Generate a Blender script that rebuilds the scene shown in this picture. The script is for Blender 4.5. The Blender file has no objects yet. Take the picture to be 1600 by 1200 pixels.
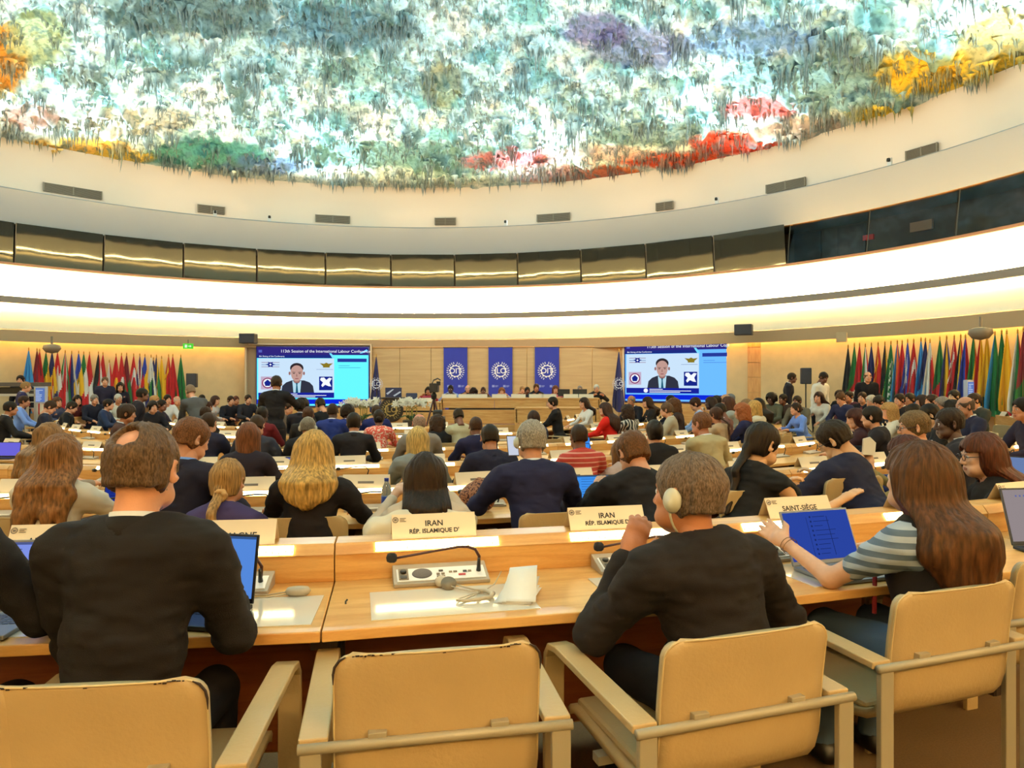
import bpy, math, random, colorsys
import numpy as np
from mathutils import Vector, Matrix
random.seed(7); rng = np.random.default_rng(7)
sc = bpy.context.scene
COL = sc.collection
F, YH, CH = 1100.0, 592.0, 1.5           # focal length in photo pixels, horizon row, eye height
# ---------------------------------------------------------------- camera
cam = bpy.data.cameras.new('camera'); camo = bpy.data.objects.new('camera', cam); COL.objects.link(camo)
cam.sensor_width = 36; cam.lens = 36*F/1600; cam.shift_y = (YH-600)/1600; cam.clip_end = 200; cam.clip_start = .05
camo.location = (0, 0, CH); camo.rotation_euler = (math.pi/2, 0, 0); sc.camera = camo
# ---------------------------------------------------------------- world and view
w = bpy.data.worlds.new('world'); sc.world = w; w.use_nodes = True
w.node_tree.nodes['Background'].inputs[0].default_value = (1.0, .8, .55, 1)
w.node_tree.nodes['Background'].inputs[1].default_value = .02
vs = sc.view_settings; vs.view_transform = 'Standard'; vs.look = 'None'; vs.gamma = 1; vs.use_curve_mapping = False; vs.exposure = -0.7
cy = sc.cycles; cy.use_denoising = True; cy.max_bounces = 5; cy.diffuse_bounces = 3; cy.glossy_bounces = 2; cy.use_adaptive_sampling = True; cy.adaptive_threshold = .03
cy.transmission_bounces = 4; cy.caustics_reflective = False; cy.caustics_refractive = False; cy.sample_clamp_indirect = 4
# ---------------------------------------------------------------- lamps of the room
RC = Vector((-3.4, 11.9, 0))            # axis of the round hall
SC_ = Vector((-3.5, 19.0, 0))           # centre of the seating arcs
TIERS = [(15.45, 0.0), (13.15, -.14), (10.85, -.25), (0, -.33)]   # the floor steps down towards the middle
def fz(p):
    r = math.hypot(p[0]-SC_.x, p[1]-SC_.y)
    for a, z in TIERS:
        if r >= a: return z

def ring_pt(r, deg, z):                 # deg measured from +Y, clockwise towards +X
    a = math.radians(deg); return Vector((RC.x + r*math.sin(a), RC.y + r*math.cos(a), z))
def area_light(name, loc, target, size, power, color, sy=None, spread=180):
    l = bpy.data.lights.new(name, 'AREA'); l.energy = power; l.color = color; l.size = size
    if sy: l.shape = 'RECTANGLE'; l.size_y = sy
    l.spread = math.radians(spread)
    o = bpy.data.objects.new(name, l); COL.objects.link(o); o.location = loc
    d = Vector(target) - Vector(loc); o.rotation_euler = d.to_track_quat('-Z', 'Y').to_euler(); return o
WARM, COOL = (1.0, .70, .38), (.74, .94, 1.0)
for k in range(12):                      # cool floods standing on the high ledge, aimed at the painted dome
    d = k*30+15
    area_light('dome_flood', ring_pt(16.9, d, 7.75), ring_pt(5.0, d+4, 13.4), 1.2, 760, COOL, .5, 120)
for k in range(12):                      # warm washers for the cream band under the dome
    area_light('cream_washer', ring_pt(16.75, k*30, 7.72), ring_pt(17.4, k*30, 9.0), 3.5, 9, (1, .66, .36), .2)
for k in range(8):                       # down lights hung at the upper ledge, aimed at the seats
    d = k*45+22
    area_light('seat_downlight', ring_pt(15.6, d, 6.6), ring_pt(5.5, d+180 if False else d, 0.4), .9, 78, WARM, .9, 110)
area_light('apex_downlight', (RC.x, RC.y-2, 11.2), (RC.x, RC.y, 0), 2.0, 260, (1, .76, .50), 2.0, 120)
for x in (-3.2, -1.0, 1.2, 2.6):         # stage spots on the balcony front
    area_light('stage_spot', (x*1.6, 20.5, 4.3), (x*1.5, 24.8, 1.7), .3, 40, (1, .80, .56), .3, 120)
# ---------------------------------------------------------------- helpers
def PX(px, Y): return (px-800)/F*Y
def at(px, py, Y): return Vector((PX(px, Y), Y, CH-(py-YH)/F*Y))
def on(px, Y, z=0.0): return Vector((PX(px, Y), Y, z))
def circ(px, r, c=SC_, far=False):       # where the sight line of column px crosses the circle r about c
    t = (px-800)/F; a = 1+t*t; b = -2*(t*c.x+c.y); q = c.x**2+c.y**2-r*r; D = max(b*b-4*a*q, 0)
    Y = (-b+(math.sqrt(D) if far else -math.sqrt(D)))/(2*a); return Vector((t*Y, Y, 0))
def face_to(p, c=SC_): return math.atan2(-(c.x-p.x), c.y-p.y)     # z rotation that turns local +Y to c
MATS = {}
def nt(name):
    m = bpy.data.materials.new(name); m.use_nodes = True; n = m.node_tree
    return m, n, n.nodes['Principled BSDF']
def lin(c): return tuple(((v/12.92) if v <= .04045 else ((v+.055)/1.055)**2.4) for v in c[:3])+(1,)
def mat(name, col, rough=.55, metal=0, spec=.5, noise=0, nscale=20, bump=0, bscale=60, stretch=(1,1,1), emit=0, sheen=0, coat=0):
    """col is an sRGB triple 0..1"""
    if name in MATS: return MATS[name]
    m, n, b = nt(name); c = lin(col); N = n.nodes; L = n.links
    b.inputs['Base Color'].default_value = c; b.inputs['Roughness'].default_value = rough
    b.inputs['Metallic'].default_value = metal; b.inputs['Specular IOR Level'].default_value = spec
    b.inputs['Coat Weight'].default_value = coat
    if sheen: b.inputs['Sheen Weight'].default_value = sheen
    if emit:
        b.inputs['Emission Color'].default_value = c; b.inputs['Emission Strength'].default_value = emit
    if noise or bump:
        tc = N.new('ShaderNodeTexCoord'); mp = N.new('ShaderNodeMapping'); mp.inputs['Scale'].default_value = stretch
        L.new(tc.outputs['Object'], mp.inputs['Vector'])
    if noise:
        t = N.new('ShaderNodeTexNoise'); t.inputs['Scale'].default_value = nscale; t.inputs['Detail'].default_value = 4
        L.new(mp.outputs[0], t.inputs['Vector']); r = N.new('ShaderNodeValToRGB')
        r.color_ramp.elements[0].position = .3; r.color_ramp.elements[1].position = .7
        r.color_ramp.elements[0].color = tuple(v*(1-noise) for v in c[:3])+(1,)
        r.color_ramp.elements[1].color = tuple(min(1, v*(1+noise)) for v in c[:3])+(1,)
        L.new(t.outputs[0], r.inputs[0]); L.new(r.outputs[0], b.inputs['Base Color'])
    if bump:
        t2 = N.new('ShaderNodeTexNoise'); t2.inputs['Scale'].default_value = bscale; t2.inputs['Detail'].default_value = 3
        L.new(mp.outputs[0], t2.inputs['Vector']); bp = N.new('ShaderNodeBump'); bp.inputs['Strength'].default_value = bump
        bp.inputs['Distance'].default_value = .01; L.new(t2.outputs[0], bp.inputs['Height']); L.new(bp.outputs[0], b.inputs['Normal'])
    MATS[name] = m; return m
def emis(name, col, s):
    if name in MATS: return MATS[name]
    m = bpy.data.materials.new(name); m.use_nodes = True; n = m.node_tree; n.nodes.clear()
    e = n.nodes.new('ShaderNodeEmission'); o = n.nodes.new('ShaderNodeOutputMaterial')
    e.inputs[0].default_value = lin(col); e.inputs[1].default_value = s; n.links.new(e.outputs[0], o.inputs[0]); MATS[name] = m; return m
def wood(name, c1, c2, scale=2.2, rough=.38, along='X'):
    if name in MATS: return MATS[name]
    m, n, b = nt(name); N = n.nodes; L = n.links
    tc = N.new('ShaderNodeTexCoord'); mp = N.new('ShaderNodeMapping')
    mp.inputs['Scale'].default_value = (1, 7, 12) if along == 'X' else (7, 7, 1)
    L.new(tc.outputs['Object'], mp.inputs['Vector'])
    a = N.new('ShaderNodeTexNoise'); a.inputs['Scale'].default_value = scale; a.inputs['Detail'].default_value = 5; a.inputs['Distortion'].default_value = .9
    L.new(mp.outputs[0], a.inputs['Vector']); r = N.new('ShaderNodeValToRGB'); L.new(a.outputs[0], r.inputs[0])
    r.color_ramp.elements[0].position = .32; r.color_ramp.elements[0].color = lin(c1); r.color_ramp.elements[1].position = .68; r.color_ramp.elements[1].color = lin(c2)
    f = N.new('ShaderNodeTexNoise'); f.inputs['Scale'].default_value = 60; f.inputs['Detail'].default_value = 2; L.new(mp.outputs[0], f.inputs['Vector'])
    mx = N.new('ShaderNodeMixRGB'); mx.blend_type = 'MULTIPLY'; mx.inputs[0].default_value = .25
    L.new(r.outputs[0], mx.inputs[1]); L.new(f.outputs[0], mx.inputs[2]); L.new(mx.outputs[0], b.inputs['Base Color'])
    b.inputs['Roughness'].default_value = rough; MATS[name] = m; return m
class MB:
    """collects shapes, then links them as one mesh object"""
    def __init__(s): s.v = []; s.f = []; s.m = []; s.mi = 0
    def add(s, vs, fs, mi=None, M=None):
        o = len(s.v); s.v += [tuple(M @ Vector(p)) if M else tuple(p) for p in vs]
        s.f += [tuple(i+o for i in f) for f in fs]; s.m += [s.mi if mi is None else mi]*len(fs); return s
    def box(s, x0, x1, y0, y1, z0, z1, M=None, mi=None):
        return s.add([(x0,y0,z0),(x1,y0,z0),(x1,y1,z0),(x0,y1,z0),(x0,y0,z1),(x1,y0,z1),(x1,y1,z1),(x0,y1,z1)],
              [(0,3,2,1),(4,5,6,7),(0,1,5,4),(1,2,6,5),(2,3,7,6),(3,0,4,7)], mi, M)
    def cbox(s, c, d, M=None, mi=None, ):
        return s.box(c[0]-d[0]/2, c[0]+d[0]/2, c[1]-d[1]/2, c[1]+d[1]/2, c[2]-d[2]/2, c[2]+d[2]/2, M, mi)
    def tube(s, pts, r, n=8, cap=True, mi=None, M=None, flat=1.0):
        pts = [Vector(p) for p in pts]; rs = r if isinstance(r, (list, tuple)) else [r]*len(pts); V = []; up = None
        for i, p in enumerate(pts):
            t = (pts[min(i+1, len(pts)-1)]-pts[max(i-1, 0)]).normalized()
            if up is None: up = Vector((0,0,1)) if abs(t.z) < .9 else Vector((0,1,0))
            a = t.cross(up).normalized(); b = a.cross(t).normalized(); up = b
            V += [p+(a*math.cos(2*math.pi*k/n)+b*math.sin(2*math.pi*k/n)*flat)*rs[i] for k in range(n)]
        Fc = [(i*n+k, i*n+(k+1)%n, (i+1)*n+(k+1)%n, (i+1)*n+k) for i in range(len(pts)-1) for k in range(n)]
        if cap: Fc += [tuple(range(n))[::-1], tuple((len(pts)-1)*n+k for k in range(n))]
        return s.add(V, Fc, mi, M)
    def lathe(s, prof, n=16, mi=None, M=None):
        V = [(r*math.cos(2*math.pi*k/n), r*math.sin(2*math.pi*k/n), z) for r, z in prof for k in range(n)]
        Fc = [(i*n+k, i*n+(k+1)%n, (i+1)*n+(k+1)%n, (i+1)*n+k) for i in range(len(prof)-1) for k in range(n)]
        return s.add(V, Fc+[tuple(range(n))[::-1], tuple((len(prof)-1)*n+k for k in range(n))], mi, M)
    def prism(s, poly, t0, t1, M=None, mi=None, axis='z'):
        n = len(poly); mk = {'z': lambda p, t: (p[0], p[1], t), 'y': lambda p, t: (p[0], t, p[1]), 'x': lambda p, t: (t, p[0], p[1])}[axis]
        V = [mk(p, t0) for p in poly]+[mk(p, t1) for p in poly]
        return s.add(V, [tuple(range(n))[::-1], tuple(range(n, 2*n))]+[(i, (i+1)%n, n+(i+1)%n, n+i) for i in range(n)], mi, M)
    def mesh(s, name, mats, smooth=False):
        me = bpy.data.meshes.new(name); me.from_pydata(s.v, [], s.f)
        for m in (mats if isinstance(mats, (list, tuple)) else [mats]): me.materials.append(m)
        me.polygons.foreach_set('material_index', s.m); me.polygons.foreach_set('use_smooth', [smooth]*len(s.f)); me.update(); return me
    def obj(s, name, mats, parent=None, smooth=False, bevel=0, loc=None, rz=0, seg=2):
        o = link(name, s.mesh(name, mats, smooth), parent, loc, rz)
        if bevel: bev(o, bevel, seg)
        return o
def link(name, data, parent=None, loc=None, rz=0):
    o = bpy.data.objects.new(name, data); COL.objects.link(o)
    if parent: o.parent = parent
    if loc is not None: o.location = loc
    if rz: o.rotation_euler.z = rz
    return o
def bev(o, wd, seg=2):
    b = o.modifiers.new('bevel', 'BEVEL'); b.width = wd; b.segments = seg; b.limit_method = 'ANGLE'; b.angle_limit = math.radians(40)
def tag(o, label, cat, group=None, kind=None):
    if label: o['label'] = label
    if cat: o['category'] = cat
    if group: o['group'] = group
    if kind: o['kind'] = kind
    return o
def thing(name, label, cat, loc=(0,0,0), rz=0, group=None):
    o = link(name, None, None, Vector(loc), rz); o.empty_display_size = .1; return tag(o, label, cat, group)
def struct(o): o['kind'] = 'structure'; return o
KIDS = {}
def kids(o): return [c for c in bpy.data.objects if c.parent == o]
def dup(root, loc, rz, label=None, tree=None):
    """copy a thing with its parts and sub-parts"""
    def cp(o, par):
        c = o.copy(); COL.objects.link(c)
        if par: c.parent = par
        for ch in TREE(o): cp(ch, c)
        return c
    if root.name not in KIDS:
        def walk(o):
            KIDS[o.name] = kids(o)
            for ch in KIDS[o.name]: walk(ch)
        walk(root)
    r = cp(root, None); r.location = loc; r.rotation_euler.z = rz
    if label: r['label'] = label
    return r
def TREE(o): return KIDS.get(o.name, [])
def text(body, size, m, parent, loc, rot, name='lettering', align='CENTER', bold=0, ext=.0004):
    c = bpy.data.curves.new(name, 'FONT'); c.body = body; c.size = size; c.align_x = align; c.align_y = 'CENTER'; c.extrude = ext; c.offset = bold
    c.materials.append(m); c.resolution_u = 3
    o = bpy.data.objects.new(name, c); COL.objects.link(o); o.parent = parent; o.location = loc; o.rotation_euler = rot; return o
# numpy gradient-free value noise on points (n,3)
def _h(i, j, k): 
    x = (i*374761393 + j*668265263 + k*2147483647 % 1274126177) & 0xffffffff
    x = ((x ^ (x >> 13))*1274126177) & 0xffffffff; return ((x ^ (x >> 16)) & 0xffff)/65535.0
def vnoise(p):
    i = np.floor(p).astype(np.int64); f = p-i; f = f*f*(3-2*f); r = 0
    for dx in (0, 1):
        for dy in (0, 1):
            for dz in (0, 1):
                wgt = (f[:, 0] if dx else 1-f[:, 0])*(f[:, 1] if dy else 1-f[:, 1])*(f[:, 2] if dz else 1-f[:, 2])
                r = r+wgt*_h(i[:, 0]+dx+9000, i[:, 1]+dy+9000, (i[:, 2]+dz+9000)*31)
    return r
def fbm(p, oct=3):
    s = 0; a = .5
    for _ in range(oct): s = s+a*vnoise(p); p = p*2.03+11.3; a *= .5
    return s
# ================================================================ the round hall
CREAM = mat('cream_plaster', (.95, .87, .74), .7, bump=.05, bscale=8)
def plaster(name, c, r=.7): return mat(name, c, r, bump=.04, bscale=9)
def revolve(name, prof, m, d0=-180, d1=180, n=240, smooth=True):
    b = MB(); k = len(prof); full = d1-d0 >= 360; N = n if full else n+1
    for i in range(N):
        a = math.radians(d0+(d1-d0)*i/n)
        b.v += [(RC.x+r*math.sin(a), RC.y+r*math.cos(a), z) for r, z in prof]
    for i in range(n):
        j = (i+1) % N
        for q in range(k-1): b.f.append((i*k+q, i*k+q+1, j*k+q+1, j*k+q)); b.m.append(0)
    o = b.obj(name, m, smooth=False); 
    if smooth:
        for p in o.data.polygons: p.use_smooth = True
        o.data.set_sharp_from_angle(angle=math.radians(35))
    return struct(o)
floor = MB(); floor.prism([(RC.x+17.9*math.cos(a*math.pi/60), RC.y+17.9*math.sin(a*math.pi/60)) for a in range(120)], -.43, -.33)
struct(floor.obj('floor', mat('carpet', (.40, .30, .18), .95, noise=.12, nscale=120, bump=.3, bscale=300)))
carpet = MATS['carpet']
for n_, (ri, z) in enumerate(TIERS[:3]):            # raised tiers of the outer rows
    b = MB(); N = 80
    for i in range(N+1):
        a = math.radians(-78+156*i/N); d = Vector((math.sin(a), -math.cos(a), 0)); o_ = Vector((SC_.x, SC_.y, 0))-Vector((RC.x, RC.y, 0)); bb = o_.dot(d); ro = -bb+math.sqrt(bb*bb-o_.length_squared+15.05**2)
        ro = max(ro if n_ == 0 else min(ro, TIERS[n_-1][0]), ri)
        for r, zz in ((ri, -.33), (ri, z), (ro, z)): b.v.append((SC_.x+d.x*r, SC_.y+d.y*r, zz))
    for i in range(N):
        for q in (0, 1): b.f.append((i*3+q, i*3+q+1, i*3+q+4, i*3+q+3)); b.m.append(0)
    struct(b.obj('floor_tier', carpet))
tan = mat('beige_wall', (.86, .76, .56), .6, noise=.06, nscale=3, bump=.12, bscale=2.5)
revolve('wall_round', [(15.1, -.33), (15.1, 2.74)], tan)
revolve('trim_1', [(15.1, 2.74), (14.52, 2.74), (14.52, 2.61), (14.45, 2.61), (14.45, 2.95), (14.55, 2.99)], plaster('fascia', (.70, .58, .42)))
band = plaster('band', (.97, .91, .78))
revolve('wall_lower_band', [(14.55, 2.99), (14.75, 3.15), (15.25, 3.55), (15.85, 3.86), (16.05, 3.95)], band)
revolve('trim_2', [(16.05, 3.96), (15.60, 3.96), (15.52, 3.84), (15.47, 3.84), (15.47, 4.04), (15.52, 4.06), (15.56, 4.0), (16.35, 4.08)], plaster('lip', (.52, .47, .42)))
revolve('wall_upper_band', [(16.35, 4.08), (16.3, 4.35), (16.12, 4.75), (16.0, 5.08)], band)
revolve('trim_3', [(16.0, 5.08), (15.93, 5.08), (15.93, 5.15), (16.05, 5.17), (16.15, 5.17)], mat('oak_rim', (.42, .30, .20), .4))
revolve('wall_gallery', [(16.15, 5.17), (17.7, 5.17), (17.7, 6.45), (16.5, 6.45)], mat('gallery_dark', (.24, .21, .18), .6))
revolve('trim_4', [(16.5, 6.45), (16.35, 6.40), (16.2, 6.42)], mat('brown_edge', (.50, .36, .20), .5))
revolve('wall_balcony', [(16.2, 6.42), (16.15, 7.50), (16.22, 7.55), (16.35, 7.55), (16.35, 7.45), (17.4, 7.45)], plaster('balcony_grey', (.655, .64, .615)))
revolve('wall_cream', [(17.4, 7.45), (17.5, 7.75), (17.5, 8.3), (17.35, 8.9), (17.0, 9.35)], plaster('cream_cove', (.97, .90, .80)))
# cove light tubes, hidden behind the lips
def cove(name, r, z, rad, m, label, d0=-180, d1=180, n=90):
    b = MB(); pts = [ring_pt(r, d0+(d1-d0)*i/n, z) for i in range(n+1)]
    b.tube(pts, rad, 4, cap=False); return tag(b.obj(name, m), label, 'light')
cove('cove_light', 15.63, 4.045, .036, emis('cove_white', (1, .84, .55), 400), 'hidden cove light tube lighting the upper cream band from below')
cove('cove_light', 15.64, 3.905, .036, emis('cove_white', (1, .87, .62), 95), 'hidden cove light tube lighting the lower cream band from above')
cove('cove_light', 14.85, 2.70, .02, emis('cove_wall', (1, .80, .48), 60), 'hidden cove light tube washing the flag wall under the balcony', -180, 180)
# gallery glass: flat panes leaning into the hall
gl = mat('dark_glass', (.10, .10, .09), .03, metal=.0, spec=1.0)
_n = gl.node_tree; _N = _n.nodes; _b = _N['Principled BSDF']; _b.inputs['Metallic'].default_value = .8; _b.inputs['Base Color'].default_value = (.075, .085, .080, 1)
_t = _N.new('ShaderNodeTexNoise'); _t.inputs['Scale'].default_value = .7; _tc = _N.new('ShaderNodeTexCoord'); _n.links.new(_tc.outputs['Object'], _t.inputs['Vector'])
_bp = _N.new('ShaderNodeBump'); _bp.inputs['Strength'].default_value = .06; _bp.inputs['Distance'].default_value = .05
_n.links.new(_t.outputs[0], _bp.inputs['Height']); _n.links.new(_bp.outputs[0], _b.inputs['Normal'])
gd = bpy.data.materials.new('clear_glass'); gd.use_nodes = True; _q = gd.node_tree; _q.nodes.clear(); _o = _q.nodes.new('ShaderNodeOutputMaterial'); _x = _q.nodes.new('ShaderNodeMixShader'); _x.inputs[0].default_value = .07
_a1 = _q.nodes.new('ShaderNodeBsdfTransparent'); _a1.inputs[0].default_value = (.62, .60, .56, 1); _a2 = _q.nodes.new('ShaderNodeBsdfGlossy'); _a2.inputs['Roughness'].default_value = .05
_q.links.new(_a1.outputs[0], _x.inputs[1]); _q.links.new(_a2.outputs[0], _x.inputs[2]); _q.links.new(_x.outputs[0], _o.inputs[0])
alu = mat('mullion', (.30, .27, .22), .4, metal=.4)
STEP = 9.0
for k in range(40):
    d0 = -176+k*STEP; wn = link('window_%d' % (k+1), None); wn['kind'] = 'structure'
    clear = 44 < d0 < 130
    top = 16.30 if clear else 16.002
    a, b_ = ring_pt(16.13, d0+.1, 5.17), ring_pt(16.13, d0+STEP-.1, 5.17); c, d = ring_pt(top, d0+STEP-.1, 6.42), ring_pt(top, d0+.1, 6.42)
    g = MB(); g.add([a, b_, c, d], [(0, 1, 2, 3)])
    struct(g.obj('pane', gd if clear else gl, wn))
    f = MB(); f.tube([a, d], .018, 4); struct(f.obj('window_frame', alu, wn))
def in_gallery(px, py, r=17.62): p = circ(px, r, RC, True); p.z = CH-(py-YH)/F*p.y; return p, -math.atan2(p.x-RC.x, p.y-RC.y)
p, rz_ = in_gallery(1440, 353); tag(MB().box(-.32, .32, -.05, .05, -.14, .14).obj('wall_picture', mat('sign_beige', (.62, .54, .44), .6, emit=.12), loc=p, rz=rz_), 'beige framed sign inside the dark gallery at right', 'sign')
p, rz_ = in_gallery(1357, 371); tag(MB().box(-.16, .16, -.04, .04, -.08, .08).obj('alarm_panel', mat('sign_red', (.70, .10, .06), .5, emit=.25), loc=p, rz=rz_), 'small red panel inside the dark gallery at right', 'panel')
for q_, px in enumerate((1262, 1330)): p, rz_ = in_gallery(px, 385); p.z = 5.17; d_ = link('door_%d' % (q_+1), None, None, p, rz_); d_['kind'] = 'structure'; MB().box(-.45, .45, -.03, .03, 0, 1.2).obj('door_panel', mat('gallery_door', (.13, .11, .10), .5), d_)
# ---------------------------------------------------------------- dome
def dome_z(r): return 9.35+4.3*(1-(r/17.0)**2)
def vis_px(x, y, z):                     # where a place on the dome lies seen from the hall's back seats; only used to place the paint
    return 800+F*x/np.maximum(y, .5), YH-F*(z-CH)/np.maximum(y, .5)
def sst(a, b, x): t = np.clip((x-a)/(b-a), 0, 1); return t*t*(3-2*t)
PATCH = [ # x, y, reach, colour of paint spots given on the dome plan (metres from the hall axis)
]
def paint_and_shade(x, y, z, h):
    u, v = vis_px(x, y, z); p = np.stack([x, y, z], 1); n1 = fbm(p*.35+3, 4); n2 = fbm(p*1.3+40, 4); n3 = fbm(p*5+7, 3)
    C = np.zeros((len(x), 3)); base = np.array([.80, .95, 1.0])
    C[:] = base
    def blend(w, c): C[:] = C*(1-w[:, None])+np.array(c)*w[:, None]
    blend(sst(.53, .62, n2)*.75, (.48, .76, .80)); blend(sst(.55, .66, n1)*.45, (.40, .62, .72)); blend(sst(.56, .68, fbm(p*.8+90, 3))*.55, (.90, .93, .90))
    blend(sst(.40, .28, n2)*.8, (.96, .98, .98))
    def spot(cx, cy, sx, sy, c, s=1.0, nn=n2):
        w = np.exp(-((u-cx)/sx)**2-((v-cy)/sy)**2); blend(np.clip(sst(.34, .60, w*(.30+.75*nn+.65*n3))*s, 0, 1), c)
    rim = sst(15.2, 17, np.hypot(x-RC.x, y-RC.y)); blend(rim*.65, (.88, .82, .70)); 
    for a in [(1000, 70, 110, 40, (.50, .54, .74), .75), (930, 50, 60, 36, (.42, .40, .62), .7), (520, 40, 160, 40, (.42, .58, .66), .8), (300, 20, 180, 40, (.40, .52, .55), .9),
              (1180, 60, 120, 40, (.45, .60, .80), .8), (1290, 130, 200, 60, (.50, .66, .70), .9), (330, 240, 120, 26, (.26, .52, .50), .9), (420, 255, 100, 20, (.30, .40, .56), .8),
              (640, 240, 240, 26, (.42, .58, .56), .8), (1040, 210, 140, 24, (.46, .56, .54), .8), (1190, 172, 70, 22, (.80, .36, .36), .9), (1150, 225, 90, 22, (.90, .30, .20), 1.), (1060, 250, 120, 16, (.88, .34, .20), 1.),
              (960, 272, 60, 14, (.92, .48, .25), 1.), (800, 248, 90, 20, (.70, .40, .40), .9), (900, 275, 120, 18, (.60, .36, .32), .7), (1460, 110, 120, 42, (.90, .72, .22), 1.), (1390, 180, 90, 20, (.93, .78, .22), 1.),
              (1560, 60, 70, 60, (.70, .66, .45), 1.), (1580, 110, 60, 30, (.93, .75, .25), .9), (5, 90, 50, 60, (.88, .60, .25), 1.), (60, 60, 60, 50, (.62, .68, .50), .8), (110, 230, 110, 18, (.93, .70, .32), 1.),
              (190, 245, 60, 12, (.94, .76, .30), .9), (50, 180, 60, 24, (.62, .46, .42), .8), (200, 190, 130, 26, (.74, .72, .66), .8), (130, 120, 40, 30, (.50, .56, .55), .7), (690, 130, 40, 40, (.60, .58, .42), .6), (820, 240, 40, 20, (.75, .45, .5), .6),
              (1250, 200, 90, 22, (.72, .62, .56), .8), (950, 240, 90, 16, (.80, .70, .66), .8), (1330, 90, 60, 40, (.42, .50, .48), .7), (560, 110, 70, 40, (.36, .52, .48), .6)]:
        spot(*a)
    blend(sst(.12, .32, h)*.7, (.28, .38, .36)); blend(sst(.52, .62, n3)*.55, (.30, .44, .48)); blend(sst(.54, .64, fbm(p*9+60, 2))*.5, (.22, .34, .38))  # shade of the raised relief put in as grey green; specks are random
    return np.clip(C, 0, 1)
def rnd_attr(me, C):
    ca = me.color_attributes.new('paint_and_shade', 'FLOAT_COLOR', 'POINT'); L = np.where(C <= .04045, C/12.92, ((C+.055)/1.055)**2.4)
    ca.data.foreach_set('color', np.concatenate([L, np.ones((len(L), 1))], 1).ravel().astype(np.float32))
def grid_mesh(name, X, Y, Z, m):
    a, b = X.shape; me = bpy.data.meshes.new(name); me.vertices.add(a*b)
    me.vertices.foreach_set('co', np.stack([X, Y, Z], 2).reshape(-1, 3).ravel().astype(np.float32))
    i = (np.arange(a-1)[:, None]*b+np.arange(b-1)[None, :]).ravel(); q = np.stack([i, i+1, i+b+1, i+b], 1)
    fill(me, q); me.materials.append(m); return me
def fill(me, q, smooth=True, mi=None):
    n, k = q.shape; me.loops.add(n*k); me.polygons.add(n); me.loops.foreach_set('vertex_index', q.ravel().astype(np.int32))
    me.polygons.foreach_set('loop_start', (np.arange(n)*k).astype(np.int32)); me.polygons.foreach_set('loop_total', np.full(n, k, np.int32))
    me.polygons.foreach_set('use_smooth', np.full(n, smooth))
    if mi is not None: me.polygons.foreach_set('material_index', mi.astype(np.int32))
    me.update(calc_edges=True)
dm, _n, _b = nt('dome_paint_and_shade'); _a = _n.nodes.new('ShaderNodeVertexColor'); _a.layer_name = 'paint_and_shade'
_t = _n.nodes.new('ShaderNodeTexNoise'); _t.inputs['Scale'].default_value = 9; _t.inputs['Detail'].default_value = 5
_tc = _n.nodes.new('ShaderNodeTexCoord'); _n.links.new(_tc.outputs['Object'], _t.inputs['Vector'])
_r = _n.nodes.new('ShaderNodeValToRGB'); _r.color_ramp.elements[0].position = .38; _r.color_ramp.elements[0].color = (.45, .52, .52, 1); _r.color_ramp.elements[1].position = .52; _r.color_ramp.elements[1].color = (1, 1, 1, 1)
_m = _n.nodes.new('ShaderNodeMixRGB'); _m.blend_type = 'MULTIPLY'; _m.inputs[0].default_value = .6
_n.links.new(_t.outputs[0], _r.inputs[0]); _n.links.new(_a.outputs[0], _m.inputs[1]); _n.links.new(_r.outputs[0], _m.inputs[2]); _n.links.new(_m.outputs[0], _b.inputs['Base Color'])
_b.inputs['Roughness'].default_value = .9; _b.inputs['Specular IOR Level'].default_value = .1
def dome_disp(p):
    a = fbm(p*np.array([1.1, 1.1, 1.1]), 3); b = fbm(p*4.2+5, 3); c = fbm(p*np.array([.45]*3)+70, 3)
    d = fbm(p*11+31, 2); s = sst(.47, .66, a)*.30+sst(.50, .68, b)*.15*(.5+sst(.4, .55, c))+sst(.50, .66, d)*.07+(c-.45)*.5
    return s
def dome_part(d0, d1, n, m_, r0=0.2, r1=17.02):
    A, R = np.meshgrid(np.radians(np.linspace(d0, d1, n)), np.linspace(r0, r1, m_), indexing='ij')
    X = RC.x+R*np.sin(A); Y = RC.y+R*np.cos(A); Z = dome_z(R)
    p = np.stack([X.ravel(), Y.ravel(), Z.ravel()*0+3], 1); h = dome_disp(p); edge = sst(17.05, 16.4, R.ravel())
    hh = np.clip(h, -.2, 1)*(.25+.75*edge); Z2 = Z.ravel()-hh
    me = grid_mesh('ceiling', X, Y, Z2.reshape(X.shape), dm); rnd_attr(me, paint_and_shade(X.ravel(), Y.ravel(), Z.ravel(), h-.05)); return me
struct(link('ceiling', dome_part(-72, 88, 1300, 330, 3.0)))
struct(link('ceiling_back', dome_part(88, 288, 160, 60, .05))); struct(link('ceiling_centre', dome_part(-72, 88, 60, 12, .05, 3.0)))
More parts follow.
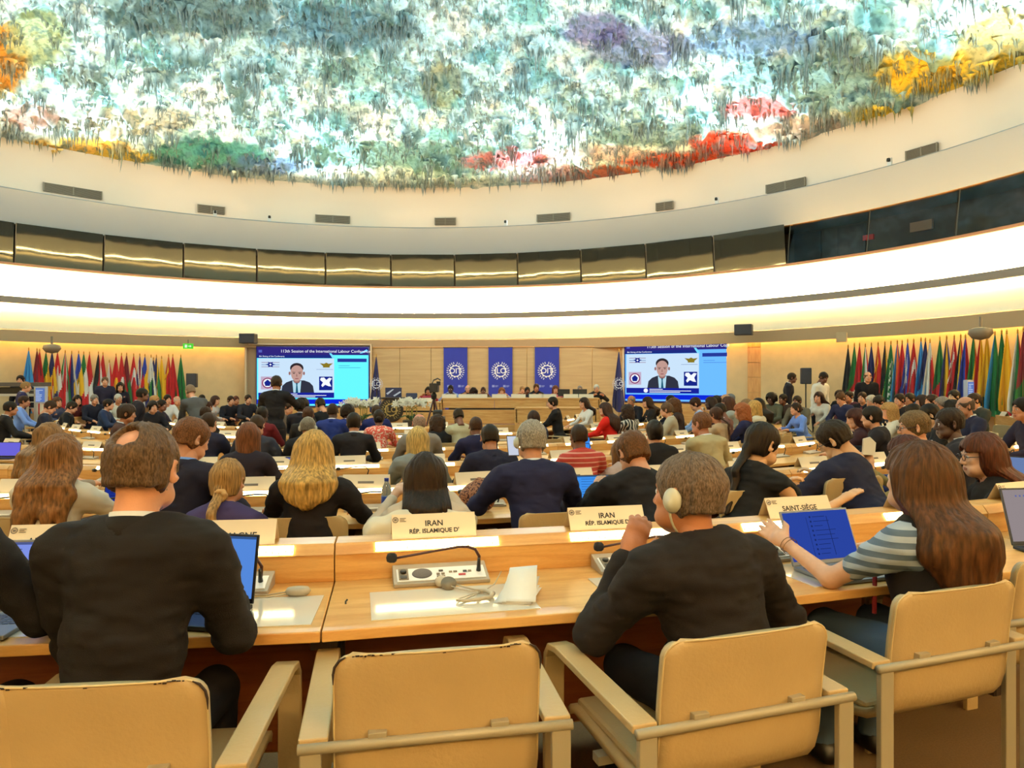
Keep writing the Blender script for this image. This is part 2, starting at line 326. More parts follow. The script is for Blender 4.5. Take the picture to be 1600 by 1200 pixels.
# hanging plaster drips: clusters of tapering spikes
def drips(n_small, n_big, seed=3):
    R_ = np.random.default_rng(seed); V = []; Q = []; PC = []; H = []
    def spike(x, y, z, L, r, bend):
        k = 6; rings = [(0, 2.3), (.15, 1.3), (.42, .62), (.78, .22), (1, .03)]; o = len(V)
        for t, s in rings:
            ox, oy = bend[0]*t*t, bend[1]*t*t
            for j in range(k):
                a = j*2*math.pi/k+t; rr = r*s*(1+.25*R_.standard_normal()); V.append((x+ox+rr*math.cos(a), y+oy+rr*math.sin(a), z-L*t)); H.append(t)
        for i in range(len(rings)-1):
            for j in range(k): Q.append((o+i*k+j, o+i*k+(j+1) % k, o+(i+1)*k+(j+1) % k, o+(i+1)*k+j))
    def base_z(x, y):
        p = np.array([[x, y, 3.0]]); return dome_z(math.hypot(x-RC.x, y-RC.y))-max(-.2, float(dome_disp(p)[0]))+.05
    for i in range(n_small):
        a = math.radians(R_.uniform(-72, 88)); r = 17*math.sqrt(R_.uniform(.08, .985))
        if R_.random() < .16 and vnoise(np.array([[a*9, 0., 3.]]))[0] > .38: r = 17*R_.uniform(.955, .992)
        x, y = RC.x+r*math.sin(a), RC.y+r*math.cos(a); z = base_z(x, y)
        for q in range(R_.integers(1, 5)):
            spike(x+R_.normal(0, .06), y+R_.normal(0, .06), z, R_.uniform(.08, .34)*(1.5 if r > 16.2 else 1), R_.uniform(.02, .06), R_.normal(0, .015, 2))
    for i in range(n_big):
        a = math.radians(R_.uniform(-72, 88)); r = 17*math.sqrt(R_.uniform(.10, .93)); x, y = RC.x+r*math.sin(a), RC.y+r*math.cos(a); z = base_z(x, y)
        s = R_.uniform(.5, 1.0)
        for q in range(int(16*s)+6):
            spike(x+R_.normal(0, .13*s), y+R_.normal(0, .13*s), z, s*R_.uniform(.25, .95)*(1.2 if q < 4 else .7), s*R_.uniform(.04, .09), R_.normal(0, .05, 2))
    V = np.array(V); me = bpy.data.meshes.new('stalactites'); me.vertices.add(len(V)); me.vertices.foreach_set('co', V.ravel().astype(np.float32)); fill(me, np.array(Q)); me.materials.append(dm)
    C = paint_and_shade(V[:, 0], V[:, 1], V[:, 2], np.zeros(len(V))); t = np.array(H)[:, None]; g = np.array([.44, .47, .45]); C = C*(1-.70*sst(.0, .5, t))+g*.70*sst(.0, .5, t); rnd_attr(me, C)  # drips blended to grey towards the tips, painting in their shaded sides
    o = link('stalactites', me); return tag(o, 'plaster drips with shade painted in as grey green, all over the colourful dome', 'stalactites', kind='stuff')
drips(4200, 210)
# vents and little cameras in the cream band
slat = mat('vent_grey', (.50, .46, .38), .6); dark = mat('black_plastic', (.03, .03, .03), .4); white = mat('white_plastic', (.92, .90, .85), .45)
def on_ring(px, z, r):                    # far point of a ring seen in column px
    p = circ(px, r, RC, True); p.z = z; return p
for px, wd in ((114, 1.75), (330, .95), (520, 1.35), (696, .85), (865, 1.35), (1039, .65), (1228, 1.35), (1441, .9)):
    p = on_ring(px, 8.05, 17.44); rz = -math.atan2(p.x-RC.x, p.y-RC.y)
    side = {114: 'first vent grille from the left', 330: 'short vent grille with a little camera, second from the left', 520: 'wide vent grille, third from the left', 696: 'short vent grille left of the middle banner, fourth from the left', 865: 'wide vent grille, fourth from the right', 1039: 'shortest vent grille, third from the right', 1228: 'wide vent grille, second from the right', 1441: 'last vent grille on the right, seen at a slant'}[px]
    t = thing('vent_grille', side+' in the cream band', 'vent', p, rz, 'vent grilles under the dome')
    b = MB(); b.box(-wd/2, wd/2, -.05, .02, -.15, .15); b.obj('backing', mat('vent_dark', (.28, .25, .2), .7), t)
    s = MB(); 
    for i in range(9): s.box(-wd/2, wd/2, -.07, -.05, -.15+i*.035, -.15+i*.035+.016)
    for i in range(3): s.box(-wd/2+i*wd/2-.02, -wd/2+i*wd/2+.02, -.075, -.05, -.15, .15)
    s.obj('louvre', slat, t)
for i, px in enumerate((336, 421, 790, 1120, 1390)):
    p = on_ring(px, 7.72, 16.32); t = thing('surveillance_camera', 'tiny white camera %s' % ['in front of the second vent from the left', 'between the second and third vents from the left', 'left of the fourth vent from the right', 'between the two rightmost wide vents', 'beside the rightmost slanted vent'][i], 'camera', p, -math.atan2(p.x-RC.x, p.y-RC.y), 'small cameras on the balcony ledge')
    MB().box(-.06, .06, -.02, .04, -.17, .06).obj('bracket', white, t); MB().lathe([(.0, -.05), (.045, -.04), (.05, .0), (.04, .05), (0, .06)], 12, M=Matrix.Translation((0, -.06, 0))).obj('lens_ball', dark, t, smooth=True)
# ================================================================ stage
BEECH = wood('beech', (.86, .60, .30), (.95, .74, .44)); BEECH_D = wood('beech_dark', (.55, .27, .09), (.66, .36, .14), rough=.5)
BEECH_V = wood('beech_upright', (.84, .60, .32), (.93, .72, .44), along='Z')
panelw = wood('stage_panel', (.78, .64, .44), (.84, .71, .50), scale=.6, rough=.6)
blue = mat('banner_blue', (.10, .17, .62), .7, noise=.05, nscale=4); whitep = mat('print_white', (.95, .95, .96), .7); navyc = mat('flag_navy', (.07, .12, .38), .75)
A_, B_ = Vector((-5.25, 25.75, 0)), Vector((4.0, 24.85, 0)); dAB = (B_-A_).normalized(); rzAB = math.atan2(dAB.y, dAB.x)
b = MB(); L_ = (B_-A_).length
for i in range(8): b.box(L_*i/8+.006, L_*(i+1)/8-.006, 0, .12, -.33, 2.63)
struct(b.obj('wall_stage', panelw, loc=A_, rz=rzAB, bevel=.004))
b = MB(); b.box(0, L_, -.06, .1, 2.63, 2.66); struct(b.obj('trim_5', BEECH, loc=A_, rz=rzAB))
def emblem(parent, word, loc, s, m, rot=0, d=.012, ring=True):
    """wreath, toothed ring and letters, in the local XZ plane facing -Y"""
    g = MB(); n = 48
    for i in range(n):                   # toothed ring with a gap below
        a0, a1 = [2*math.pi*(i+q)/n for q in (0, 1)]
        ro = .70 if i % 4 < 2 else .62; ri = .52
        g.prism([(ri*math.sin(a0), ri*math.cos(a0)), (ri*math.sin(a1), ri*math.cos(a1)), (ro*math.sin(a1), ro*math.cos(a1)), (ro*math.sin(a0), ro*math.cos(a0))], -d, 0, axis='y')
    for sgn in (-1, 1):                  # laurel branches
        for i in range(11):
            a = math.radians(18+i*14.5)
            for q, off in ((0, .16), (1, -.02), (2, .34)):
                r = .80+.10*q*.5; c = Vector((sgn*r*math.sin(a), -r*math.cos(a)*-1 if False else 0)); px_, pz_ = sgn*r*math.sin(math.pi-a), r*math.cos(math.pi-a)
                t = Vector((sgn*math.cos(math.pi-a), -math.sin(math.pi-a)))*-1; nrm = Vector((px_, pz_)).normalized()
                dr = (t+nrm*(off*2-.25)).normalized()*.15; sd = Vector((-dr.y, dr.x))*.28; p = Vector((px_, pz_))
                g.prism([tuple(p), tuple(p+dr*.5+sd), tuple(p+dr), tuple(p+dr*.5-sd)], -d, 0, axis='y')
    for v in range(len(g.v)): g.v[v] = tuple(x*s for x in g.v[v])
    o = g.obj('emblem', m, parent, loc=loc); o.rotation_euler.z = rot
    x, y, z = loc
    text(word, s*.78, m, parent, (x, y-d*s-.002, z), (math.pi/2, 0, rot), 'lettering', bold=.012*s)
    return o
for px, wd, name in ((711.5, 'OIT', 'left'), (782, 'ILO', 'middle'), (854, 'OIT', 'right')):
    t_ = (PX(px, 25.3)-A_.x)/dAB.x; p = A_+dAB*t_+Vector((0, -.08, 0))
    t = thing('hanging_banner', {'left': 'tall blue banner with white OIT emblem, leftmost of the three behind the podium', 'middle': 'tall blue banner with white ILO emblem, middle one behind the podium', 'right': 'tall blue banner with white OIT emblem, rightmost of the three behind the podium'}[name], 'banner', p, rzAB, 'blue banners behind the podium')
    MB().box(-.43, .43, -.01, .0, .25, 2.62).obj('banner_cloth', blue, t)
    MB().tube([(-.45, -.005, 2.63), (.45, -.005, 2.63)], .015, 8).obj('top_rod', alu, t); MB().tube([(-.44, -.005, .25), (.44, -.005, .25)], .012, 8).obj('bottom_rod', alu, t)
    emblem(t, wd, (0, -.012, 1.78), .34, whitep)
    for q in (-.30, .10): 
        b = MB(); b.box(q, q+.09, -.014, -.011, 1.20, 1.28)
        for i in range(3): b.box(q+.11, q+.22-.03*(i == 2), -.014, -.011, 1.255-i*.025, 1.268-i*.025)
        b.obj('small_logo', mat('logo_pale', (.55, .60, .85), .7), t)
# podium platform and long table
plat = MB(); plat.box(-5.0, 3.9, 19.95, 24.7, -.33, .2); struct(plat.obj('trim_6', BEECH, bevel=.01))
def podium_table(name, label, px0, px1, ytop, Y, h, dz=0, slots=True):
    x0, x1 = PX(px0, Y), PX(px1, Y); t = thing(name, label, 'table', ((x0+x1)/2, Y, dz)); w_ = x1-x0; h -= dz
    MB().box(-w_/2, w_/2, 0, .75, h-.04, h).obj('table_top', BEECH, t, bevel=.006)
    b = MB(); n = max(2, round(w_/1.6))
    for i in range(n): b.box(-w_/2+w_*i/n+.004, -w_/2+w_*(i+1)/n-.004, .02, .06, h*.62, h-.04)
    b.obj('front_panel', BEECH, t)
    b = MB(); n2 = max(2, round(w_/2.4))
    for i in range(n2): b.box(-w_/2+w_*i/n2+.01, -w_/2+w_*(i+1)/n2-.01, .0, .04, .02, h*.62-.05)
    b.obj('lower_panel', BEECH, t)
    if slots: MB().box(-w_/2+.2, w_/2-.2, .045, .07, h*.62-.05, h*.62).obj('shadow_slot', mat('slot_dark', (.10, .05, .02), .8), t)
    for s in (-1, 1): MB().box(s*(w_/2)-.03, s*(w_/2)+.03, .02, .73, 0, h-.04).obj('side_panel', BEECH, t)
    return t
podium_table('podium_table', 'long beech podium table where the officers sit under the banners', 690, 937, 622, 20.2, .95, .2)
podium_table('side_table', 'lower beech table at the left end of the podium behind the flowers', 596, 688, 628, 20.0, .84, .2)
podium_table('clerk_table', 'low beech table in front of the right half of the podium', 806, 932, 636, 19.0, .72, -.33, slots=False)
# big LED screens
def em(n, c, s=1.0): return emis('scr_'+n, c, s*1.55)
def big_screen(p0, p1, zt, label, cyan, side, frame_l, frame_r):
    d = (p1-p0); w_ = d.length; rz = math.atan2(d.y, d.x); h = w_*.535; z0 = zt-h
    t = thing('screen_wall', label, 'screen', (p0+p1)/2, rz, 'screens beside the podium'); H = w_/2
    MB().box(-H-.04, H+.04, .03, .14, z0-.04, zt+.04).obj('screen_housing', mat('bezel', (.08, .10, .45), .4), t)
    b = MB(); b.box(-H-frame_l, -H-frame_l+.06, -.02, .2, -.33, zt+.12); b.box(H+frame_r-.06, H+frame_r, -.02, .2, -.33, zt+.12); b.box(-H-frame_l, H+frame_r, -.02, .2, zt+.08, zt+.13)
    b.obj('frame', mat('frame_beige', (.84, .74, .60), .5), t, bevel=.005)
    MB().box(-H-frame_l+.06, H+frame_r-.06, .14, .2, -.33, zt+.08).obj('surround', mat('surround', (.66, .54, .40), .6), t)
    MB().box(-H-frame_l, H+frame_r, -.05, .2, -.33, z0-.08).obj('plinth', BEECH, t)
    def U(u): return -H+u*w_
    def Zc(v): return zt-v*h
    e = [0]
    pic = link('picture', None, t)
    def rect(n, m, u0, v0, u1, v1, dy):
        return MB().box(U(u0), U(u1), -dy, .03, Zc(v1), Zc(v0)).obj(n, m, pic)
    def poly(n, m, P, dy, smooth=False):
        return MB().prism([(U(u), Zc(v)) for u, v in P][::-1], -dy, -dy+.003, axis='y').obj(n, m, pic)
    rect('background', em('bg'+side, cyan, 1.15), 0, 0, 1, 1, .0)
    rect('header', em('head', (.20, .16, .50)), 0, 0, 1, .13, .004)
    poly('sub_header', em('sub', (.12, .18, .52)), [(0, .13), (0, .185), (.68, .185), (.66, .13)], .004)
    poly('slash', em('cy', (.45, .85, 1.0), 1.2), [(.645, .10), (.665, .10), (.70, .185), (.675, .185)], .006)
    poly('slash', em('cy', (.45, .85, 1.0), 1.2), [(.92, .10), (.985, .03), (.995, .06), (.94, .10)], .006)
    rect('panel_title', em('pt', (.16, .24, .62)), .72, .19, .985, .25, .006)
    rect('video', em('vid', (.80, .90, .99), 1.05), .012, .19, .69, .80, .004)
    rect('name_bar', em('nb', (.10, .14, .62)), .012, .775, .69, .865, .007)
    rect('footer', em('ft', (.05, .16, .88)), 0, .89, 1, .97, .006)
    rect('clock_box', em('cb', (.03, .10, .45)), .87, .89, .985, .955, .008)
    def ell(cu, cv, ru, rv, n=24): return [(cu+ru*math.cos(2*math.pi*i/n), cv+rv*math.sin(2*math.pi*i/n)) for i in range(n)]
    sk = em('skin', (.78, .62, .58)); sk2 = em('skin2', (.62, .44, .42)); hr = em('hair', (.20, .17, .19)); su = em('suit', (.20, .21, .27))
    poly('suit', su, [(.215, .775), (.225, .66), (.26, .60), (.31, .565), (.42, .565), (.47, .60), (.50, .66), (.51, .775)], .008)
    poly('shirt', em('shirt', (.72, .88, .95)), [(.325, .775), (.315, .57), (.35, .61), (.395, .57), (.385, .775)], .010)
    poly('tie', em('tie', (.12, .36, .46)), [(.345, .775), (.350, .64), (.345, .61), (.365, .61), (.360, .64), (.368, .775)], .012)
    poly('neck', sk2, [(.325, .54), (.385, .54), (.380, .60), (.355, .625), (.33, .60)], .011)
    poly('ear', sk2, ell(.291, .445, .009, .03), .012); poly('ear', sk2, ell(.419, .445, .009, .03), .012)
    poly('hair', hr, ell(.355, .355, .060, .088), .013); poly('face', sk, [(.355+.057*math.cos(a)*(1 if math.sin(a) < 0 else .92), .435+.150*math.sin(a)*(.85 if math.sin(a) < 0 else 1)) for a in [i*math.pi/14 for i in range(28)]], .016)
    for s in (-1, 1):
        poly('eyebrow', hr, [(.355+s*.012, .425), (.355+s*.040, .418), (.355+s*.042, .425), (.355+s*.012, .432)], .019)
        poly('eye', hr, ell(.355+s*.026, .445, .010, .007, 10), .019)
    poly('nose', sk2, [(.349, .50), (.361, .50), (.357, .455), (.353, .455)], .018); poly('mouth', em('lip', (.62, .36, .38)), ell(.355, .535, .018, .008, 12), .019)
    lg = em('lgb', (.10, .16, .55)); lr = em('lgr', (.55, .15, .35)); gd_ = em('lgg', (.55, .48, .15)); wt = em('white', (.95, .97, 1.0), 1.1)
    for v in (.255, .295, .33): rect('logo_line', lg if v == .295 else lr, .04, v, .20, v+.007, .008)
    poly('logo_star', lg, [(.12+(.022 if i % 2 else .045)*math.cos(i*math.pi/6), .295+(.03 if i % 2 else .055)*math.sin(i*math.pi/6)) for i in range(12)], .009); poly('logo_star', wt, ell(.12, .295, .009, .014, 12), .012)
    poly('logo_wings', gd_, [(.56, .27), (.60, .28), (.62, .26), (.64, .28), (.68, .27), (.65, .32), (.65, .345), (.59, .345), (.59, .32)], .009); rect('logo_line', lg, .53, .375, .70-.02, .379, .008)
    rect('logo_square', lg, .555, .50, .675, .735, .009)
    poly('logo_mark', wt, [(.57, .52), (.60, .515), (.62, .56), (.645, .52), (.67, .53), (.648, .60), (.665, .67), (.64, .665), (.61, .64), (.585, .68), (.575, .65), (.59, .60), (.565, .56)], .012)
    rect('logo_panel', em('lgp', (.78, .70, .80)), .035, .50, .155, .72, .008)
    poly('logo_ring', lr, ell(.095, .61, .050, .090), .010); poly('logo_ring', wt, ell(.095, .61, .040, .072), .012); poly('logo_ring', lg, [(.065, .60), (.095, .55), (.125, .60), (.115, .66), (.075, .66)], .014)
    poly('badge', wt, ell(.20 if side == 'R' else .06, .82, .020, .036), .012)
    def tx(s, u, v, size, al='LEFT', m=wt): return text(s, size, m, pic, (U(u), -.022, Zc(v)), (math.pi/2, 0, 0), 'lettering', al)
    tx('113th Session of the International Labour Conference', .21, .068, .145); tx('8th Sitting of the Conference', .02, .155, .075)
    for i, (u0, u1) in enumerate(((.235, .36), (.235, .62), (.235, .52))): rect('text_line', wt, u0, .793+i*.025, u1, .803+i*.025, .010)
    for i, (u0, u1) in enumerate(((.73, .83), (.73, .93))): rect('text_line', em('pt2', (.25, .45, .75)), u0, .31+i*.035, u1, .316+i*.035, .008)
    tx('04:42', .925, .922, .10, 'CENTER'); rect('logo_panel', em('lgv', (.35, .40, .75)), .015, .045, .045, .09, .01)
    for c in kids(pic): c.data.materials  # keep
    return t
big_screen(Vector((PX(401.5, 25.1), 25.1, 0)), Vector((PX(575.5, 25.45), 25.45, 0)), 2.63, 'large lit screen with a man in a suit, left of the banners', (.40, .95, 1.0), 'L', .42, .12)
big_screen(Vector((PX(977, 24.55), 24.55, 0)), Vector((PX(1148, 22.75), 22.75, 0)), 2.73, 'large lit screen with a man in a suit, right of the banners', (.42, .72, 1.0), 'R', .10, .42)
b = MB(); pcol = at(1168, 592, 22.2)
for i in range(7): b.box(0, .50, 0, .3, i*.47-.33, i*.47+.463-.33)
struct(b.obj('wall_column', BEECH_V, loc=(pcol.x, pcol.y, 0), rz=-.42, bevel=.004))
def speaker_box(name, label, p, rz, w_, h, d, group=None, stand=0):
    t = thing(name, label, 'loudspeaker', (p.x, p.y, -.33) if stand else p, rz, group); stand = stand+.33 if stand else 0; z0 = stand if stand else -h/2
    MB().box(-w_/2, w_/2, -d/2, d/2, z0, z0+h).obj('cabinet', mat('speaker_black', (.10, .10, .12), .5), t, bevel=.02)
    MB().box(-w_/2+.02, w_/2-.02, -d/2-.008, -d/2, z0+.02, z0+h-.02).obj('grille', mat('grille', (.17, .18, .22), .7, bump=.6, bscale=200), t)
    if stand:
        MB().tube([(0, 0, .0), (0, 0, stand)], .018, 10).obj('pole', dark, t)
        for i in range(3): MB().tube([(0, 0, .55), (.45*math.cos(i*2.1), .45*math.sin(i*2.1), .02)], .012, 6).obj('leg', dark, t)
    else: MB().box(-.04, .04, d/2, d/2+.25, -.04, .04).obj('wall_bracket', dark, t)
    return t
speaker_box('loudspeaker', 'black loudspeaker above the left screen', at(388, 529, 24.6), 0, .54, .34, .35, 'loudspeakers above the screens')
speaker_box('loudspeaker', 'black loudspeaker above the right screen', at(1162, 515.5, 20.9), -.45, .50, .32, .35, 'loudspeakers above the screens')
p = on(300, 23.0); speaker_box('loudspeaker', 'black loudspeaker on a stand right of the left flags', p, .25, .31, .46, .32, 'loudspeakers on stands', 1.22)
p = on(1259, 19.3); speaker_box('loudspeaker', 'black loudspeaker on a stand between the two standing men at right', p, -.3, .27, .44, .3, 'loudspeakers on stands', 1.36)
# ceiling mounted bits under the balcony
def cam_dome(px, py, Y, label, m):
    t = thing('projector_dome', label, 'camera', at(px, py, Y), 0, 'grey camera domes under the balcony')
    MB().lathe([(.0, -.16), (.16, -.12), (.24, -.02), (.22, .08), (.08, .12), (0, .12)], 16).obj('shell', m, t, smooth=True)
    MB().tube([(0, 0, .1), (0, 0, .35)], .03, 8).obj('mount', m, t)
grey = mat('grey_plastic', (.50, .44, .36), .6)
cam_dome(81, 544, 20.9, 'grey camera dome hanging over the left flags', grey); cam_dome(1532, 520, 15.2, 'grey camera dome hanging over the right flags', grey)
p = at(1315, 527, 18.6); t = thing('junction_box', 'small beige box under the balcony right of the standing men', 'box', p, -.6); MB().box(-.13, .13, -.05, .05, -.13, .13).obj('cover', mat('box_beige', (.72, .62, .46), .6), t, bevel=.01); MB().box(-.02, .02, .05, .2, -.02, .02).obj('arm', alu, t)
p = at(294, 541, 23.6); t = thing('exit_sign', 'green lit exit sign above the flag row', 'sign', p, .2); MB().box(-.16, .16, -.02, .02, -.09, .09).obj('sign_face', emis('exit_green', (.35, .85, .25), 1.6), t)
b = MB(); b.box(-.10, -.03, -.026, -.02, -.05, .05); b.prism([(.0, -.01), (.06, -.01), (.06, -.04), (.11, .0), (.06, .04), (.06, .01), (0, .01)], -.026, -.02, axis='y'); b.obj('pictogram', emis('exit_white', (.9, 1, .85), 1.6), t); MB().box(-.01, .01, -.01, .01, .09, .22).obj('hanger', alu, t)
# ================================================================ flags
finial = mat('brass', (.72, .55, .25), .35, metal=.8)
def cloth_m(c): 
    k = 'cloth_%02x%02x%02x' % tuple(int(v*255) for v in c); return mat(k, c, .8, sheen=.2)
def flag_mesh(cols, fn, seed, H=1.38, W=.32):
    """cloth hanging from the top of its pole: the fly folds down beside the hoist and opens towards the hem"""
    R_ = random.Random(seed); nu, nv = 36, 30; V = []; Fc = []; mi = []; ph = R_.uniform(-.5, .5); nf = R_.choice((1.5, 2.0, 2.0, 2.5)); sk = R_.uniform(-.12, .12)
    for j in range(nv+1):
        t = j/nv                              # 0 at the tip, 1 at the hem
        for i in range(nu+1):
            u = i/nu; w_ = W*(.06+.94*min(1, t*1.15)**.9); z = -H*t-(.10*math.sin(u*3.1)+.10*u)*t*H*.6
            x = (u-.5)*w_*1.15+.05*w_*math.sin(nf*6.28*u+ph)+sk*W*t; y = -(.03+.16*w_/W*.9)*math.cos(nf*6.28*u+ph)*(.25+.75*t)*.55
            V.append((x, y, z))
    for j in range(nv):
        for i in range(nu):
            o = j*(nu+1)+i; Fc.append((o, o+1, o+nu+2, o+nu+1)); t = (j+.5)/nv; u = (i+.5)/nu
            mi.append(fn(min(.99, max(0, .18*u+.82*t-.10*(1-u))), min(.99, max(0, 1-u*.9-.1*t))))
    b = MB(); b.v = V; b.f = Fc; b.m = mi; return b
def vs_(*s): return lambda u, v: min(len(s)-1, int(u*len(s)))
def pat(kind, n=3):
    if kind == 'v': return lambda u, v: min(n-1, int(u*n))
    if kind == 'h': return lambda u, v: min(n-1, int((1-v)*n))
    if kind == 'solid': return lambda u, v: 0
    if kind == 'disc': return lambda u, v: 1 if ((u-.5)*1.5)**2+(v-.5)**2 < .05 else 0
    if kind == 'canton': return lambda u, v: 1 if (u < .45 and v > .5 and (abs(u-.22) < .04 or abs(v-.75) < .05 or abs((u-.22)-(v-.75)) < .03)) else 0
    if kind == 'cross': return lambda u, v: 1 if (abs(u-.5) < .10 and abs(v-.5) < .36) or (abs(v-.5) < .13 and abs(u-.5) < .26) else 0
    if kind == 'diag': return lambda u, v: 0 if v > u+.12 else (2 if v < u-.12 else 1)
    if kind == 'hoist': return lambda u, v: 0 if u < .3 else (1 if v > .5 else 2)
    if kind == 'stars': return lambda u, v: 1 if (abs(math.hypot((u-.5)*1.5, v-.5)-.33) < .05 and int(math.atan2(v-.5, (u-.5)*1.5)*3.8) % 2 == 0) else 0
    if kind == 'cres': return lambda u, v: (1 if .10 > ((u-.45)*1.5)**2+(v-.5)**2 > .0 and ((u-.52)*1.5)**2+(v-.5)**2 > .06 else 0)
Rd, Gn, Bl, Yw, Wh, Bk, Or, Sk, Nv, Mr = (.78,.10,.10), (.08,.42,.18), (.12,.22,.62), (.96,.72,.10), (.93,.90,.84), (.06,.06,.06), (.92,.40,.12), (.20,.55,.80), (.08,.10,.34), (.48,.08,.12)
def flag(px, ptop, cols, kind, label, n=3, W=.32, r=14.35, seed=None, H=1.38, Y=None, c=RC, ht=None):
    p = circ(px, r, c, True) if Y is None else on(px, Y); ztop = CH-(ptop-YH)/F*p.y; rz = math.atan2(-(p.x), p.y)*.9
    t = thing('flag', label, 'flag', (p.x, p.y, -.33), rz, 'national flags along the wall' if Y is None else 'blue flags beside the podium')
    ztop += .33; MB().tube([(0, 0, 0), (0, 0, ztop-.06)], .014, 8).obj('pole', finial, t)
    MB().lathe([(.0, -.06), (.022, -.05), (.012, -.02), (.02, .0), (.0, .06)], 8, M=Matrix.Translation((0, 0, ztop))).obj('finial', finial, t)
    MB().lathe([(.0, 0), (.15, 0), (.15, .02), (.03, .06), (0, .06)], 16).obj('base', dark, t)
    fb = flag_mesh(cols, pat(kind, n) if isinstance(kind, str) else kind, seed if seed is not None else int(px), H=H, W=W)
    o = fb.obj('cloth', [cloth_m(q) for q in cols], t, smooth=True, loc=(0.0, -.03, ztop-.06)); return t
FL = [(45, 545, [Sk], 'solid', 1, 'plain sky blue'), (58, 546, [Mr, Rd], 'v', 2, 'maroon and red'), (62, 547, [Rd], 'solid', 1, 'plain red, close beside the maroon one'), (72, 549, [Gn, Yw, Rd], 'v', 3, 'green, yellow and red upright striped'), (81.5, 548, [Nv, Yw, Nv], 'v', 3, 'navy with a yellow band'),
 (90, 549, [Rd, Wh], 'cross', 1, 'red with a white cross'), (102, 549, [Gn, Wh, Rd, Wh, Gn], 'h', 5, 'green, white and red with a yellow star'), (112, 550, [Rd, Nv, Wh], 'h', 3, 'red, navy and white'), (123, 550, [Bl, Yw, Rd], 'v', 3, 'blue, yellow and red'), (131, 551, [Gn, Wh, Rd], 'v', 3, 'dark green, white and red'),
 (140, 551, [Rd, Wh], 'v', 2, 'red and white'), (154, 551, [Bk, Rd, Wh], 'diag', 3, 'black, red and white diagonal'), (161, 552, [Rd], 'solid', 1, 'plain bright red, left of the small white and red one'), (171, 564, [Wh, Rd], 'h', 2, 'short white and red'), (181.5, 554, [Rd, Yw], 'disc', 1, 'red with a small yellow disc'), (190, 553, [Rd, Wh], 'disc', 1, 'red with a white disc'),
 (198, 553, [Mr, Gn], 'v', 2, 'maroon and dark green'), (209, 554, [Rd, Wh], 'cres', 1, 'red with a white crescent, left of the cross patterned one'), (218.5, 554, [Nv, Wh, Rd], lambda u, v: (1 if (abs(u-v) < .07 or abs(u+v-1) < .07) else (2 if abs(u-.5) < .07 or abs(v-.5) < .07 else 0)), 1, 'navy with red and white crosses'), (226.5, 555, [Bl, Yw, Nv], 'v', 3, 'royal blue with a yellow stripe'),
 (236, 556, [Wh, Gn], 'disc', 1, 'white with a green mark'), (244.5, 556, [Nv, Yw, Gn], 'diag', 3, 'black, yellow and green diagonal'), (240, 560, [Nv, Yw], 'stars', 1, 'dark blue with a ring of yellow stars'), (252.5, 558, [Yw, Yw], 'solid', 1, 'plain golden yellow'), (263.5, 555, [Rd, Yw], 'canton', 1, 'red with a small yellow corner mark'), (270, 555, [Rd], 'solid', 1, 'plain red, last red one before the green flag'), (282.5, 556, [Gn], 'solid', 1, 'plain green, last of the left row'),
 (1325, 541, [Bk, Gn, Rd], lambda u, v: 0 if u < .55 else (1 if v > .4 else 2), 1, 'black with a green and red edge, first of the right row'), (1335, 538, [Gn, Rd], 'v', 2, 'green and red, second of the right row'), (1343, 538, [Rd, Wh], 'v', 2, 'red and white, third of the right row'), (1352, 539, [Gn, Wh, Rd], 'h', 3, 'dark green, white and red'), (1361.5, 538, [Nv, Rd], 'v', 2, 'navy and red'), (1372, 537, [Rd, Yw], 'canton', 1, 'bright red beside the bald guard'),
 (1382.5, 536, [Bk, Yw, Bl], 'diag', 3, 'black, yellow and blue diagonal'), (1392, 535, [Gn, Wh], lambda u, v: 1 if .36 < v < .62 and .25 < u < .8 and int(u*24) % 2 == 0 else (1 if .26 < v < .29 and .3 < u < .75 else 0), 1, 'green with white script'), (1402, 534, [Sk, Or, Bl], 'h', 3, 'blue and orange'), (1409.5, 534, [Rd, Mr], 'v', 2, 'red and maroon'), (1418, 532, [Bl, Wh, Rd], lambda u, v: (1 if u < .5 and v > .5 and (abs(u-v+.25) < .08 or abs(u+v-1) < .06) else 0), 1, 'deep blue with a crossed corner'),
 (1427.5, 532, [Rd, Wh], 'cres', 1, 'red with a large white crescent and star, low green edge'), (1439, 530, [Sk, Sk], 'solid', 1, 'light blue'), (1446, 530, [Nv, Sk], 'v', 2, 'dark blue and light blue'), (1453, 532, [Wh, Rd], 'hoist', 1, 'white above red'), (1468.5, 528, [Gn, Rd], 'v', 2, 'dark green and red'), (1479, 527, [Nv, Yw, Bl], 'h', 3, 'navy, golden yellow and blue banded'), (1491, 526, [Rd, Wh], 'canton', 1, 'red with a white pattern at the tip'),
 (1501, 525, [Bk, Yw, Rd], 'h', 3, 'black, yellow and red banded'), (1508.5, 525, [Bl, Rd], 'h', 2, 'blue and red behind the blue standing screen'), (1521, 523, [Gn, Yw, Rd], 'diag', 3, 'green, yellow and red diagonal'), (1532, 523, [Rd, Yw], lambda u, v: 1 if v < .62 and u < .8 else 0, 1, 'red over yellow'), (1542, 522, [Yw, Bk, Wh], lambda u, v: 1 if u > .6 and int(v*12+u*9) % 2 else 0, 1, 'yellow with a black and white edge'), (1554.5, 520, [Sk, Gn, Gn], 'h', 3, 'light blue over green'),
 (1565, 518, [Gn, Yw], 'hoist', 1, 'dark green, long and narrow'), (1573, 518, [Yw, Yw, Rd], lambda u, v: 2 if u > .8 and v < .5 else 0, 1, 'long golden yellow with a red edge'), (1590, 517, [Wh, Gn, Rd], 'h', 3, 'white, green and red banded'), (1599, 514, [Mr, Gn], 'v', 2, 'dark red at the right edge of the photo')]
